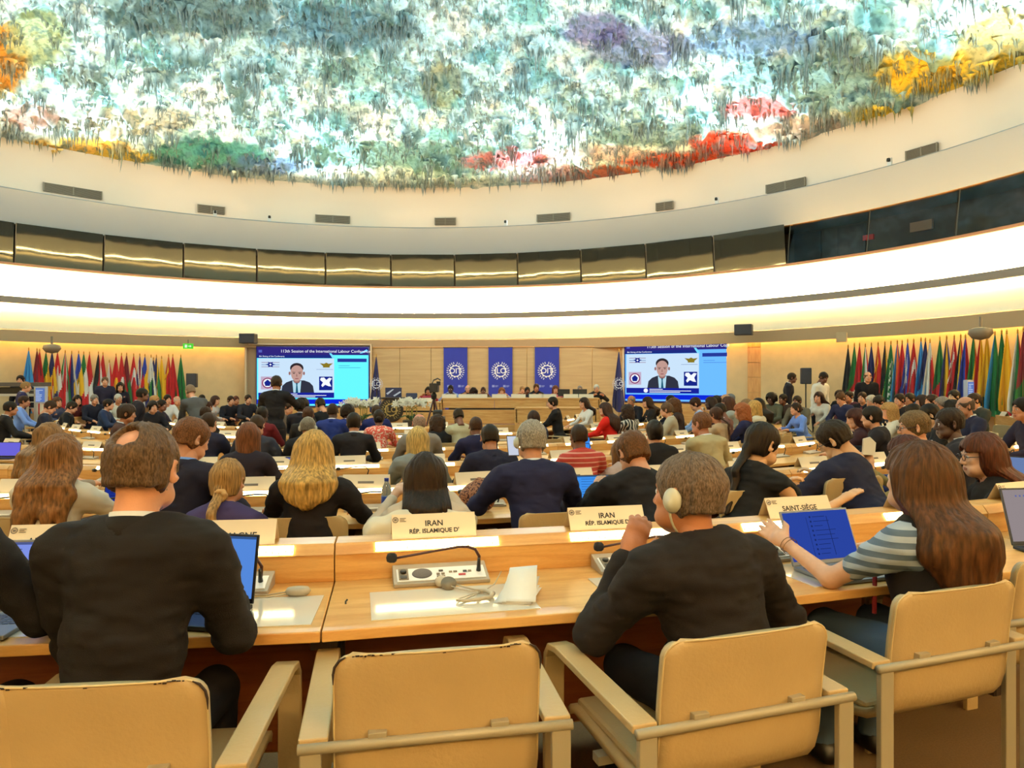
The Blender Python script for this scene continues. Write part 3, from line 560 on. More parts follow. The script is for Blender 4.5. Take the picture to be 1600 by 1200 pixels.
for px, pt, cols, kind, n, lb in FL:
    while isinstance(kind, str) and kind in ('h', 'v') and len(cols) < n: cols = cols+[cols[-1]]
    if kind == 'hoist': cols = [cols[0], cols[0], cols[1]] if len(cols) == 2 else cols
    left = px < 400; flag(px, pt, cols, kind, lb+(' flag, left wall' if left else ' flag, right wall'), n, W=.36 if left else .30, H=1.72 if left else 1.62)
# two blue organisation flags
for px, pt, Y, lb in ((588, 555, 22.6, 'narrow blue flag with white emblem between the left screen and the banners'), (967, 547, 22.4, 'narrow blue flag with white emblem just left of the right screen')):
    t = flag(px, pt, [navyc and Nv], 'solid', lb, W=.34, H=1.75, Y=Y)
    emblem(t, 'ILO', (0.0, -.14, CH+.33-(600-YH)/F*Y), .22, mat('emblem_white', (.80, .82, .90), .7), 0, .01)
# ================================================================ desks
led = emis('led_strip', (1, .90, .66), 18); cardw = mat('card', (.93, .85, .72), .6); ink = mat('ink', (.10, .08, .07), .7); smear = mat('ink_soft', (.45, .40, .35), .7)
ROWS = [16.55, 14.3, 12.0, 9.6, 7.4, 5.4]; FZ = [0, -.14, -.25, -.33, -.33, -.33]; PITCH = .76
def seat_angle(px, r, c=SC_): p = circ(px, r, c); return math.degrees(math.atan2(p.x-c.x, c.y-p.y))
def desk_proto(r, label, full=True):
    h = PITCH/r; w = lambda y: (r-y)*math.tan(h)-.002
    t = thing('conference_desk', label, 'desk', (0, 0, 0), 0, 'curved rows of beech conference desks')
    def slab(n, y0, y1, z0, z1, m, bv=0, y2=None, y3=None):
        b = MB(); ya, yb = (y0, y1) if y2 is None else (y2, y3)
        b.add([(-w(y0), y0, z0), (w(y0), y0, z0), (w(y1), y1, z0), (-w(y1), y1, z0), (-w(ya), ya, z1), (w(ya), ya, z1), (w(yb), yb, z1), (-w(yb), yb, z1)],
              [(0,3,2,1),(4,5,6,7),(0,1,5,4),(1,2,6,5),(2,3,7,6),(3,0,4,7)]); return b.obj(n, m, t, bevel=bv)
    slab('desktop', -.60, .0, .718, .752, BEECH, .004); slab('riser', -.08, .04, .752, .850, BEECH, .002)
    slab('ledge', -.085, .06, .850, .888, BEECH, .003, -.055, .06)
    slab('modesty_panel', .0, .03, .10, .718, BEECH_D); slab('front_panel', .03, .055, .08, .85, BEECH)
    b = MB()
    for s in (-1, 1): b.box(s*w(-.3)-.03, s*w(-.3)+.03, -.5, -.02, .66, .716); b.box(s*w(-.05)-.035, s*w(-.05)+.035, -.14, -.06, 0, .70)
    b.obj('steel_bracket', mat('bracket', (.18, .13, .09), .5), t)
    for s in (-1, 1):
        e = MB(); x = s*w(-.07)/2; M = Matrix.Translation((x, -.074, .871)) @ Matrix.Rotation(math.radians(-38), 4, 'X')
        e.box(-.235, .235, -.003, .003, -.017, .017, M); e.obj('reading_light', led, t)
        if full:
            e = MB()
            for i in range(21): e.box(-.235+i*.0233, -.235+i*.0233+.003, -.006, -.002, -.017, -.004, M)
            e.obj('light_louvre', cardw, t)
    return t
def place_row(i, th0, th1, r, c, px_led=None, phase=None, name='', skip=()):
    full = i == 0; st = 2*math.degrees(PITCH/r)
    if phase is None: phase = seat_angle(px_led, r)-st/4
    k0 = math.ceil((th0-phase)/st); out = []; proto = None
    k = k0
    while phase+k*st+st/2 <= th1:
        th = math.radians(phase+k*st+st/2-0); p = Vector((c.x+r*math.sin(th), c.y-r*math.cos(th), 0)); k += 1
        if any(a < math.degrees(th) < b2 for a, b2 in skip): continue
        if (p-RC).length > 13.6 or (p.y > 17.0 and -6.4 < p.x < 4.4): continue
        p.z = FZ[ROWS.index(r)]
        if p.y < .5: continue
        px_ = 800+F*p.x/p.y
        if px_ < -260 or px_ > 1850: continue
        if proto is None: proto = desk_proto(r, name, full); d = proto
        else: d = dup(proto, p, 0)
        d.location = p; d.rotation_euler.z = th; d['label'] = name; out.append((p, th)); 
    return out
ORD = ['nearest', 'second', 'third', 'fourth', 'fifth', 'sixth']
desks = []
phs = [9.84, None, None, None, None, None]; leds = [None, 401, 556, 579, 427, 628]; ends = [(-8, 60), (-20, 88), (-40, 100), (-60, 105), (-135, 100), (-140, 80)]
for i, r in enumerate(ROWS):
    res = place_row(i, ends[i][0], ends[i][1], r, SC_, leds[i], phs[i], 'beech double desk of the %s curved row' % ORD[i], skip=((29, 37), (-62, -54)) if i > 3 else ())
    desks += [(i, r, p, th) for p, th in res]
# number each repeated desk label by what can be seen: position along the row
from collections import defaultdict
grp = defaultdict(list)
for o in bpy.data.objects:
    if o.name.startswith('conference_desk') and o.parent is None: grp[o['label']].append(o)
NUM = ['first', 'second', 'third', 'fourth', 'fifth', 'sixth', 'seventh', 'eighth', 'ninth', 'tenth', 'eleventh', 'twelfth', 'thirteenth', 'fourteenth', 'fifteenth', 'sixteenth', 'seventeenth', 'eighteenth']
for lb, L in grp.items():
    L.sort(key=lambda o: o.location.x/max(o.location.y, .3))
    for n_, o in enumerate(L): o['label'] = NUM[min(n_, 17)]+' from the left, '+lb
def clear_lines(n): pass
# name cards, microphones, on every seat
def card_proto(w_=.325, h=.085):
    t = thing('name_card', 'folded cream name card', 'name card', (0,0,0), 0, 'name cards on the desks')
    b = MB(); b.add([(-w_/2, -.045, 0), (w_/2, -.045, 0), (w_/2, 0, h), (-w_/2, 0, h), (-w_/2, .045, 0), (w_/2, .045, 0), (-w_/2, -.043, 0), (w_/2, -.043, 0), (w_/2, .0, h-.003), (-w_/2, .0, h-.003), (-w_/2, .043, 0), (w_/2, .043, 0)],
        [(0,1,2,3), (3,2,5,4), (7,6,9,8), (8,9,10,11)]); b.obj('folded_card', cardw, t)
    return t
tilt = math.atan2(.045, .085)
def on_card(t, lines, logo=True, w_=.34):
    sl = math.pi/2-tilt
    for s, z, sz in lines:
        y = -.045+.045*(z/.085)-.0012; text(s, sz, ink, t, (0, y, z), (sl, 0, 0), 'lettering', bold=.0006, ext=.0002)
    if logo:
        M = Matrix.Translation((-w_/2+.022, -.0105, .0665)) @ Matrix.Rotation(-tilt, 4, 'X'); g = MB()
        for k in range(16):
            a = k*math.pi/8; g.box(.010*math.cos(a)-.0016, .010*math.cos(a)+.0016, -.0012, 0, .010*math.sin(a)-.0016, .010*math.sin(a)+.0016, M)
        g.box(-.005, .005, -.0012, 0, -.004, .004, M)
        for k in range(3): g.box(.017, .040-.006*(k == 1), -.0012, 0, .004-k*.006, .0065-k*.006, M)
        g.obj('logo', smear, t)
def card_at(p, th, x, lines, label, dy=.0, rz=0, z=.888):
    t = card_proto(); t['label'] = label; M = Matrix.Rotation(th, 4, 'Z'); q = M @ Vector((x, dy, 0)); t.location = (p.x+q.x, p.y+q.y, z); t.rotation_euler.z = th+rz
    on_card(t, lines); return t
plain = card_proto(); g = MB(); M_ = Matrix.Translation((0, -.0275, .034)) @ Matrix.Rotation(-tilt, 4, 'X'); g.box(-.055, .055, -.0015, 0, -.008, .008, M_); g.obj('lettering', smear, plain)
def mic_proto():
    t = thing('gooseneck_microphone', 'slim black gooseneck microphone on its grey console', 'microphone', (0,0,0), 0, 'gooseneck microphones on the desks')
    b = MB(); b.add([(-.16, -.055, 0), (.16, -.055, 0), (.16, .045, 0), (-.16, .045, 0), (-.16, -.055, .012), (.16, -.055, .012), (.16, .045, .035), (-.16, .045, .035)], [(0,3,2,1),(4,5,6,7),(0,1,5,4),(1,2,6,5),(2,3,7,6),(3,0,4,7)])
    b.obj('console', mat('console_grey', (.62, .57, .50), .4), t); MB().box(-.14, .14, -.05, -.03, .016, .021).obj('button_strip', white, t)
    MB().tube([(.11, .0, .02), (.13, -.01, .09), (.10, -.02, .125), (.03, -.03, .13), (-.14, -.05, .115)], .0055, 6).obj('gooseneck', dark, t, smooth=True)
    MB().lathe([(0, 0), (.014, .004), (.017, .02), (.014, .04), (0, .044)], 8, M=Matrix.Translation((-.14, -.05, .115)) @ Matrix.Rotation(-math.pi/2, 4, 'Y')).obj('windscreen', dark, t, smooth=True)
    return t
micp = mic_proto(); first_card = [True]; first_mic = [True]
headp = None
cards = []; mics = []
for i, r, p, th in desks:
    if i == 0: continue
    h = PITCH/r
    for s in (-1, 1):
        x = s*(r-.0)*math.tan(h)/2; M = Matrix.Rotation(th, 4, 'Z'); R_ = random.Random(int(p.x*977+s*31+p.y*131))
        q = M @ Vector((x-.02+R_.uniform(-.05, .05), .0, .888)); 
        if first_card[0]: c = plain; first_card[0] = False
        else: c = dup(plain, (0,0,0), 0)
        c.location = (p.x+q.x, p.y+q.y, p.z+.888); c.rotation_euler.z = th+R_.uniform(-.12, .12); cards.append((i, c))
        q = M @ Vector((x, -.16, .752))
        if first_mic[0]: m_ = micp; first_mic[0] = False
        else: m_ = dup(micp, (0,0,0), 0)
        m_.location = (p.x+q.x, p.y+q.y, p.z+.752); m_.rotation_euler.z = th; mics.append((i, m_))
def rowname(i): return 'the %s desk row' % ORD[i]
def number(L, word):
    by = defaultdict(list)
    for i, o in L: by[i].append(o)
    for i, os_ in by.items():
        os_.sort(key=lambda o: o.location.x/max(o.location.y, .3))
        vis = [o for o in os_]
        for k, o in enumerate(vis):
            o['label'] = '%s, number %d from the left along %s' % (word, k+1, rowname(i)); o['group'] = word.split(',')[0]+'s of '+rowname(i)
number(cards, 'folded cream name card'); number(mics, 'black gooseneck microphone')
# ---- first row furnishings
def d1(k):                               # seat k of the first row: seats lie 4.1 degrees apart
    th = math.radians(9.84+2.631*(k+.5)); r = ROWS[0]; return Vector((SC_.x+r*math.sin(th), SC_.y-r*math.cos(th), 0)), math.radians(9.84+5.262*(math.floor(k/2)+.5))
card_at(*d1(0), -.01, [('IRAN', .050, .031), ("R\u00c9P. ISLAMIQUE D'", .024, .0235)], 'name card reading IRAN on the ledge above the empty middle seat')
card_at(*d1(1), -.06, [('IRAN', .050, .031), ("R\u00c9P. ISLAMIQUE D'", .024, .0235)], 'name card reading IRAN in front of the man with the headset')
card_at(*d1(-1), -.0, [('ALLEMAGNE', .030, .034)], 'name card reading ALLEMAGNE half hidden by the man in black, its right one')
card_at(*d1(-2), .16, [('ALLEMAGNE', .030, .034)], 'name card reading ALLEMAGNE at the left edge above the lilac laptop')
card_at(*d1(2), .10, [('SAINT-SI\u00c8GE', .038, .032)], 'name card reading SAINT-SIEGE behind the laptop with blue screen', rz=-.05)
card_at(*d1(3), .04, [('MAC\u00c9DOINE DU', .052, .026), ('NORD', .026, .026)], 'name card reading MACEDOINE DU NORD partly behind the long brown hair')
card_at(*d1(4), -.03, [('P\u00c9ROU', .030, .034)], 'name card behind the grey laptop at the right edge')
wht = mat('console_white', (.93, .92, .90), .35); spk = mat('mesh_grey', (.42, .40, .40), .6, bump=.8, bscale=400)
def console(k, dx, label, mic=True):
    p, th = d1(k); M = Matrix.Rotation(th, 4, 'Z'); q = M @ Vector((dx, -.155, 0))
    t = thing('delegate_console', label, 'microphone console', (p.x+q.x, p.y+q.y, .752), th, 'grey delegate consoles of the nearest desk row')
    def wedge(x0, x1, y0, y1, h0, h1, z=0):
        b = MB(); b.add([(x0, y0, z), (x1, y0, z), (x1, y1, z), (x0, y1, z), (x0, y0, h0), (x1, y0, h0), (x1, y1, h1), (x0, y1, h1)], [(0,3,2,1),(4,5,6,7),(0,1,5,4),(1,2,6,5),(2,3,7,6),(3,0,4,7)]); return b
    wedge(-.175, .175, -.065, .06, .014, .052).obj('housing', mat('console_grey', (.62, .57, .50), .4), t, bevel=.003)
    sl = math.atan2(.038, .125); T = Matrix.Translation((0, -.065, .0145)) @ Matrix.Rotation(sl, 4, 'X')
    MB().box(-.162, .162, .012, .092, 0, .003, T).obj('face_plate', wht, t)
    MB().box(-.155, -.120, .020, .088, .003, .007, T).obj('selector_block', grey, t)
    MB().lathe([(0, 0), (.012, 0), (.012, .008), (.009, .010), (0, .010)], 14, M=T @ Matrix.Translation((-.138, .064, .006))).obj('knob', dark, t, smooth=True); MB().box(-.150, -.126, .024, .040, .007, .009, T).obj('display', dark, t)
    MB().lathe([(0, 0), (.037, 0), (.034, .004), (0, .007)], 24, M=T @ Matrix.Translation((-.070, .055, .003)) @ Matrix.Scale(.85, 4, (0,1,0))).obj('speaker_mesh', spk, t, smooth=True)
    for x, y, w_, m_ in ((0, .066, .016, dark), (-.012, .046, .012, grey), (.006, .046, .012, grey), (-.012, .030, .012, grey), (.006, .030, .012, grey), (.035, .055, .012, grey), (.052, .055, .014, grey), (.088, .055, .014, dark), (.106, .055, .012, grey), (.075, .034, .026, mat('red_key', (.7, .12, .15), .4))):
        MB().box(x-w_/2, x+w_/2, y-.004, y+.004, .003, .0065, T).obj('button', m_, t)
    if mic:
        red = mat('gooseneck_brown', (.22, .05, .03), .4)
        MB().lathe([(0, 0), (.009, 0), (.006, .03), (.005, .05), (0, .05)], 10, M=T @ Matrix.Translation((.140, .055, .003))).obj('microphone_base', dark, t, smooth=True)
        pts = [(.140, -.01, .05), (.143, -.01, .085), (.128, -.012, .112), (.10, -.015, .124), (.06, -.02, .126), (-.01, -.03, .120), (-.10, -.045, .112), (-.165, -.055, .106)]
        MB().tube(pts, [.0065, .006, .0055, .0055, .005, .0045, .0045, .0045], 8).obj('gooseneck', red, t, smooth=True)
        MB().lathe([(0, 0), (.012, .003), (.017, .010), (.018, .026), (.014, .036), (0, .040)], 14, M=Matrix.Translation((-.162, -.055, .106)) @ Matrix.Rotation(-math.pi/2+.08, 4, 'Y')).obj('windscreen', mat('foam', (.09, .08, .09), .9, bump=.5, bscale=500), t, smooth=True)
    return t
console(0, .0, 'grey console with gooseneck microphone at the empty middle seat'); console(1, .02, 'grey console with gooseneck microphone before the man holding his headset')
console(2, .0, 'grey console mostly behind the laptop with the blue screen'); console(3, -.05, 'grey console behind the long brown hair'); console(-1, 0, 'grey console behind the laptop of the balding man in black'); console(-2, 0, 'grey console behind the leftmost laptop')
padm = mat('desk_pad', (.90, .86, .78), .12, spec=.6, coat=.4)
def desk_item(k, dx, dy): p, th = d1(k); M = Matrix.Rotation(th, 4, 'Z'); q = M @ Vector((dx, dy, 0)); return Vector((p.x+q.x, p.y+q.y, .752)), th
for k, dx, lb in ((0, .01, 'clear desk pad at the empty middle seat'), (1, .05, 'clear desk pad under the phone'), (-1, .10, 'clear desk pad right of the man in black'), (-2, .1, 'clear desk pad under the leftmost laptop'), (2, 0, 'clear desk pad under the blue screen laptop')):
    p, th = desk_item(k, dx, -.385); tag(MB().box(-.27, .27, -.16, .13, 0, .0025).obj('desk_pad', padm, loc=p, rz=th), lb, 'desk pad', 'clear pads on the nearest desk row')
p, th = desk_item(0, .235, -.40); t = thing('document', 'bent stack of white papers beside the clear pad', 'papers', p, th)
pap = mat('paper', (.93, .91, .86), .6)
for q in range(12):
    b = MB(); n = 8; cv = .004*q; V = []; w_ = .055; Lk = .19
    for j in range(n+1):
        s = j/n; V += [(-w_+.010*math.sin(q*2.1)+.010*q*.3, -.10+Lk*s-.04*(q/12)*0, .002+q*.0011+(cv*1.0)*math.sin(s*math.pi*.55)**2*1.4), (w_+.012*math.sin(q*1.3), -.10+Lk*s, .002+q*.0011+cv*1.6*math.sin(s*math.pi*.5)**2)]
    b.add(V, [(2*j, 2*j+1, 2*j+3, 2*j+2) for j in range(n)]); o = b.obj('page', pap if q % 3 else mat('paper_grey', (.80, .76, .70), .6), t, smooth=True, rz=.02*q-.5)
    s_ = o.modifiers.new('s', 'SOLIDIFY'); s_.thickness = .0006
# headset lying on the pad
def headset(loc, rz, label, flatp=True):
    t = thing('headset', label, 'headset', loc, rz, 'interpretation headsets lying on desks'); hm = mat('headset_beige', (.72, .66, .56), .4)
    MB().lathe([(0, 0), (.030, .002), (.036, .012), (.034, .022), (.018, .032), (0, .034)], 20, M=Matrix.Translation((-.055, .13, .0)) @ Matrix.Scale(.7, 4, (1,0,0))).obj('ear_cup', hm, t, smooth=True)
    MB().lathe([(0, 0), (.026, .002), (.028, .010), (0, .016)], 20, M=Matrix.Translation((-.035, .095, .012)) @ Matrix.Rotation(.7, 4, 'X')).obj('ear_cup', mat('headset_dark', (.45, .40, .32), .5), t, smooth=True)
    MB().tube([(-.04, .12, .02), (.0, .08, .012), (.05, .03, .008), (.085, .0, .01), (.10, -.04, .012), (.085, -.075, .012), (.04, -.085, .010), (-.005, -.085, .008), (-.03, -.07, .008)], [.004, .003, .004, .008, .009, .008, .007, .006, .004], 8).obj('headband', hm, t, smooth=True)
    MB().tube([(.17, .16, .03), (.13, .08, .01), (.09, .03, .006), (.03, -.01, .005), (-.02, -.05, .005), (-.03, -.075, .006), (.0, -.06, .006), (.04, -.02, .006), (.08, .03, .006)], .0022, 6).obj('cable', hm, t, smooth=True)
    MB().tube([(-.05, .10, .015), (.0, .05, .007), (.04, .02, .006), (.08, .02, .006)], .002, 6).obj('wire', hm, t, smooth=True); return t
p, th = desk_item(0, .05, -.36); headset(p+Vector((0,0,.003)), th, 'beige headset tangled in its cable on the pad of the empty seat')
p, th = desk_item(-1, .28, -.24); t = thing('headset', 'beige headset with one oval ear cup right of the man in black', 'headset', p, th, 'interpretation headsets lying on desks')
hm = MATS['headset_beige']; MB().lathe([(0, 0), (.035, .004), (.044, .016), (.036, .028), (0, .034)], 20, M=Matrix.Scale(.62, 4, (0,1,0))).obj('ear_cup', hm, t, smooth=True); MB().tube([(-.03, 0, .015), (-.10, .0, .006), (-.20, .02, .004)], .0025, 6).obj('cable', hm, t, smooth=True); MB().tube([(-.03, -.01, .01), (-.10, -.02, .004), (-.20, -.02, .004)], .0022, 6).obj('wire', hm, t, smooth=True)
p, th = desk_item(1, .0, -.46); t = thing('smartphone', 'black smartphone lying by the man with the headset', 'phone', p+Vector((.0,0,.003)), th-.9)
MB().box(-.038, .038, -.078, .078, 0, .009).obj('phone_case', mat('phone_black', (.10, .08, .08), .35), t, bevel=.004); MB().box(-.033, .033, -.073, .01, .009, .0095).obj('phone_screen', emis('phone_scr', (.16, .30, .42), 1.1), t)
p, th = desk_item(1, .03, -.34); tag(MB().box(-.07, .07, -.09, .05, 0, .003).obj('paper_sheet', pap, loc=p+Vector((0,0,.003)), rz=th+.5), 'white paper sheet behind the black smartphone', 'paper')
p, th = desk_item(0, -.34, -.36); b = MB(); b.tube([(0, 0, 0), (.0, .004, .008), (.006, .006, .014)], .003, 6); tag(b.obj('cable_stub', dark, loc=p, rz=th), 'tiny cable end poking out of the desktop left of the pad', 'cable', )
p, th = desk_item(-1, .12, -.50); tag(MB().box(-.02, .02, -.012, .012, 0, .004).obj('sticky_note', mat('note_yellow', (.85, .75, .25), .6), loc=p+Vector((0,0,.003)), rz=th+.3), 'small yellow paper tab beside the right laptop corner', 'note')
# laptops
def laptop(p, rz, label, scr, w_=.32, d=.22, ang=105, content='lines', body=(.08, .08, .10), keys=True, es=1.0, h=None):
    t = thing('laptop', label, 'laptop', p, rz); bm_ = mat('lap_%02x%02x' % (int(body[0]*255), int(body[2]*255)), body, .4, metal=.2)
    MB().box(-w_/2, w_/2, -d/2, d/2, 0, .014).obj('base', bm_, t, bevel=.003)
    b = MB()
    if keys:
        for r_ in range(5):
            for c_ in range(13): b.box(-w_/2+.02+c_*(w_-.04)/13, -w_/2+.02+(c_+.82)*(w_-.04)/13, d/2-.03-r_*.019-.015, d/2-.03-r_*.019, .014, .0155)
    b.box(-.045, .045, -d/2+.008, -d/2+.06, .014, .0145)
    b.obj('keyboard', mat('keys', (.05, .05, .06), .5) if body[0] < .3 else mat('keys2', (.35, .36, .38), .5), t)
    a = math.radians(ang-90); H = h or d; lid = link('lid', None, t, (0, d/2, .014)); lid.rotation_euler.x = -a
    MB().box(-w_/2, w_/2, 0, .008, 0, H).obj('lid_shell', bm_, lid, bevel=.003); MB().box(-w_/2+.008, w_/2-.008, -.001, .0, .016, H-.008).obj('display', emis('disp_%s' % label[:18], scr, es*1.6), lid)
    g = MB(); R_ = random.Random(len(label)); dk = tuple(v*.62 for v in scr)
    if content == 'lines':
        for q in range(9): z = H-.03-q*(H-.06)/9; g.box(-w_/2+.05, -w_/2+.05+R_.uniform(.3, .75)*(w_-.08), -.002, -.001, z-.0015, z+.0015)
        g.box(-w_/2+.008, w_/2-.008, -.002, -.001, H-.016, H-.008)
    elif content == 'chat':
        for q in range(9):
            z = H-.03-q*(H-.05)/9; g.lathe([(0, 0), (.0045, 0), (0, .001)], 8, M=Matrix.Translation((-.03, -.001, z)) @ Matrix.Rotation(math.pi/2, 4, 'X')); g.box(-.018, -.018+R_.uniform(.04, .1), -.002, -.001, z-.001, z+.001)
        g.box(.05, .052, -.002, -.001, .03, H-.03); g.box(-.05, -.049, -.002, -.001, .03, H-.03)
    elif content == 'desktop':
        dk = (.45, .48, .72); g.box(-.06, .03, -.002, -.001, H*.45, H*.68)
        for q in range(6): g.box(-.12+q*.02, -.112+q*.02, -.002, -.001, H-.04, H-.032)
    if g.v: g.obj('window_content', emis('cont_%s' % label[:18], dk, es*1.6), lid)
    return t
def lap_at(px, py, Y, *a, **k):
    p = at(px, py, Y); return laptop(Vector((p.x, p.y, .752+.003)), *a, **k)
p, th = desk_item(-1, -.02, -.43); laptop(p+Vector((0,0,.003)), th-.30, 'laptop with light blue screen right of the man in black', (.36, .58, .93), .31, .22, 100, 'lines', es=.85)
p, th = desk_item(-2, .13, -.46); laptop(p+Vector((0,0,.003)), th-.02, 'leftmost laptop with lilac screen between the two men in black', (.52, .60, .95), .31, .22, 104, 'lines', (.55, .54, .52), es=.9)
p, th = desk_item(2, -.03, -.45); laptop(p+Vector((0,0,.003)), th-.0, 'laptop with deep blue chat screen before the woman with long brown hair', (.18, .29, .68), .33, .22, 112, 'chat', (.50, .52, .55), es=.85, h=.215)
p, th = desk_item(3, .36, -.50); laptop(p+Vector((0,0,.003)), th-.18, 'laptop with pale desktop screen at the right edge', (.66, .61, .62), .37, .25, 106, 'desktop', (.10, .15, .22), es=.75)
# ================================================================ chairs
leather = mat('cream_leather', (.72, .61, .42), .5, noise=.05, nscale=6, bump=.12, bscale=90); metalc = mat('arm_metal', (.63, .58, .47), .4, metal=.1); wear = mat('worn_edge', (.16, .09, .05), .8)
def chair_proto():
    t = thing('armchair', 'cream leather armchair', 'chair', (0,0,0), 0, 'cream leather armchairs')
    # one bent shell: seat running up into the back
    prof = [(.25, .435), (.235, .450), (.20, .455), (.12, .450), (.0, .445), (-.10, .440), (-.17, .443), (-.22, .455), (-.255, .478), (-.278, .510), (-.290, .55), (-.296, .60), (-.301, .66), (-.306, .71), (-.313, .76), (-.319, .80), (-.3215, .818), (-.3235, .832), (-.3250, .843), (-.3260, .851), (-.3266, .856), (-.3270, .858)]
    RCN = .045
    def hw(z): return .245 if z < .858-RCN else .245-RCN+math.sqrt(max(RCN*RCN-(z-(.858-RCN))**2, 0))
    m = 13; bowf = lambda s, z: (.020 if z > .5 else .006)*(1-s*s)
    V = [((-1+2*q/(m-1))*hw(z), y-bowf(-1+2*q/(m-1), z), z) for y, z in prof for q in range(m)]
    Fc = [(k*m+q, k*m+q+1, (k+1)*m+q+1, (k+1)*m+q) for k in range(len(prof)-1) for q in range(m-1)]
    b = MB(); b.add(V, Fc); o = b.obj('seat_shell', leather, t, smooth=True); s_ = o.modifiers.new('th', 'SOLIDIFY'); s_.thickness = .024; s_.offset = 0
    MB().box(-.225, .225, -.20, .24, .452, .480).obj('seat_cushion', leather, t, bevel=.014)
    edge = [(-hw(z), y-.011, z) for y, z in prof[10:]]+[((-1+2*q/8)*hw(.858), -.327-bowf((-1+2*q/8)*hw(.858)/.245, .8)-.011, .8605) for q in range(1, 8)]+[(hw(z), y-.011, z) for y, z in prof[:9:-1]]
    MB().tube(edge, .0028, 6).obj('piping', mat('piping', (.78, .68, .48), .5), t, smooth=True)
    for s in (-1, 1):
        # leather wrapped strap: armrest bending down into the front leg
        pts = [(-.325, .655), (.18, .665), (.235, .655), (.262, .62), (.268, .56), (.268, .0)]; V = []; w2 = .034; th_ = .011
        for k, (y, z) in enumerate(pts):
            a = pts[max(k-1, 0)]; c = pts[min(k+1, len(pts)-1)]; ty, tz = c[0]-a[0], c[1]-a[1]; l = math.hypot(ty, tz); ny, nz = -tz/l, ty/l
            for dx, dn in ((-w2, -th_), (w2, -th_), (w2, th_), (-w2, th_)): V.append((s*.292+dx, y+ny*dn, z+nz*dn))
        n = len(pts); Fc = [(k*4+q, k*4+(q+1) % 4, (k+1)*4+(q+1) % 4, (k+1)*4+q) for k in range(n-1) for q in range(4)]+[(0, 3, 2, 1), (4*n-4, 4*n-3, 4*n-2, 4*n-1)]
        MB().add(V, Fc).obj('armrest', leather, t, bevel=.004)
        MB().box(s*.296-.024, s*.296+.024, -.350, -.330, 0, .648).obj('rear_leg', metalc, t, bevel=.003)
    MB().tube([(-.325, -.343, .652), (.325, -.343, .652)], .0125, 12).obj('crossbar', metalc, t, smooth=True)
    for s in (-1, 1): MB().box(s*.145-.022, s*.145+.022, -.345, -.312, .655, .676).obj('clip', metalc, t, bevel=.002)
    MB().box(-.27, .27, -.02, .02, .40, .425).obj('seat_beam', metalc, t)
    return t
chair0 = chair_proto(); chair_used = [False]
def chair(p, rz, label, group='cream leather armchairs in the hall'):
    if not chair_used[0]: c = chair0; chair_used[0] = True; c.location = p; c.rotation_euler.z = rz
    else: c = dup(chair0, p, rz)
    c['label'] = label; c['group'] = group; return c
def chair_back_at(px, Yb, label, c=SC_, extra=0, dist=.32):
    b_ = on(px, Yb); b_.z = fz(b_); rz = face_to(b_, c)+extra; d = Vector((-math.sin(rz), math.cos(rz), 0)); return chair(b_+d*dist, rz, label)
FRONT = [chair_back_at(686, 1.69, 'empty cream armchair in the middle foreground with worn top edge'), chair_back_at(140, 1.50, 'cream armchair at the lower left behind the man in black', extra=-.05),
 chair_back_at(1165, 1.80, 'cream armchair behind the man with the headset, right of the empty one', extra=.09), chair_back_at(1490, 2.18, 'cream armchair behind the woman with long brown hair', extra=.05), chair_back_at(1660, 2.55, 'cream armchair partly cut by the right edge of the photo'), chair_back_at(-160, 1.45, 'cream armchair cut by the left edge of the photo')]
def worn(ch, x0, x1, dens):
    b = MB(); R_ = random.Random(4); n = int((x1-x0)/.009)
    for i in range(n):
        if R_.random() > dens and abs((x0+x1)/2-x0-(x1-x0)*i/n) < .15: continue
        x = x0+(x1-x0)*i/n; yb = -.327-.020*(1-(x/.245)**2)-.0125; b.cbox((x, yb, .8595+R_.uniform(-.002, .002)), (R_.uniform(.003, .010), .002, R_.uniform(.0015, .004)))
    for s in (-1, 1): b.tube([(s*.2465, -.3315, .79), (s*.2465, -.3345, .815), (s*.243, -.3365, .832), (s*.232, -.339, .848), (s*.218, -.342, .856)], [.0010, .0030, .0034, .0034, .0015], 6)
    o = b.obj('worn_edge', wear, ch); o['kind'] = 'stuff'
worn(FRONT[0], -.2, .2, .14); worn(FRONT[1], -.2, .21, .16)
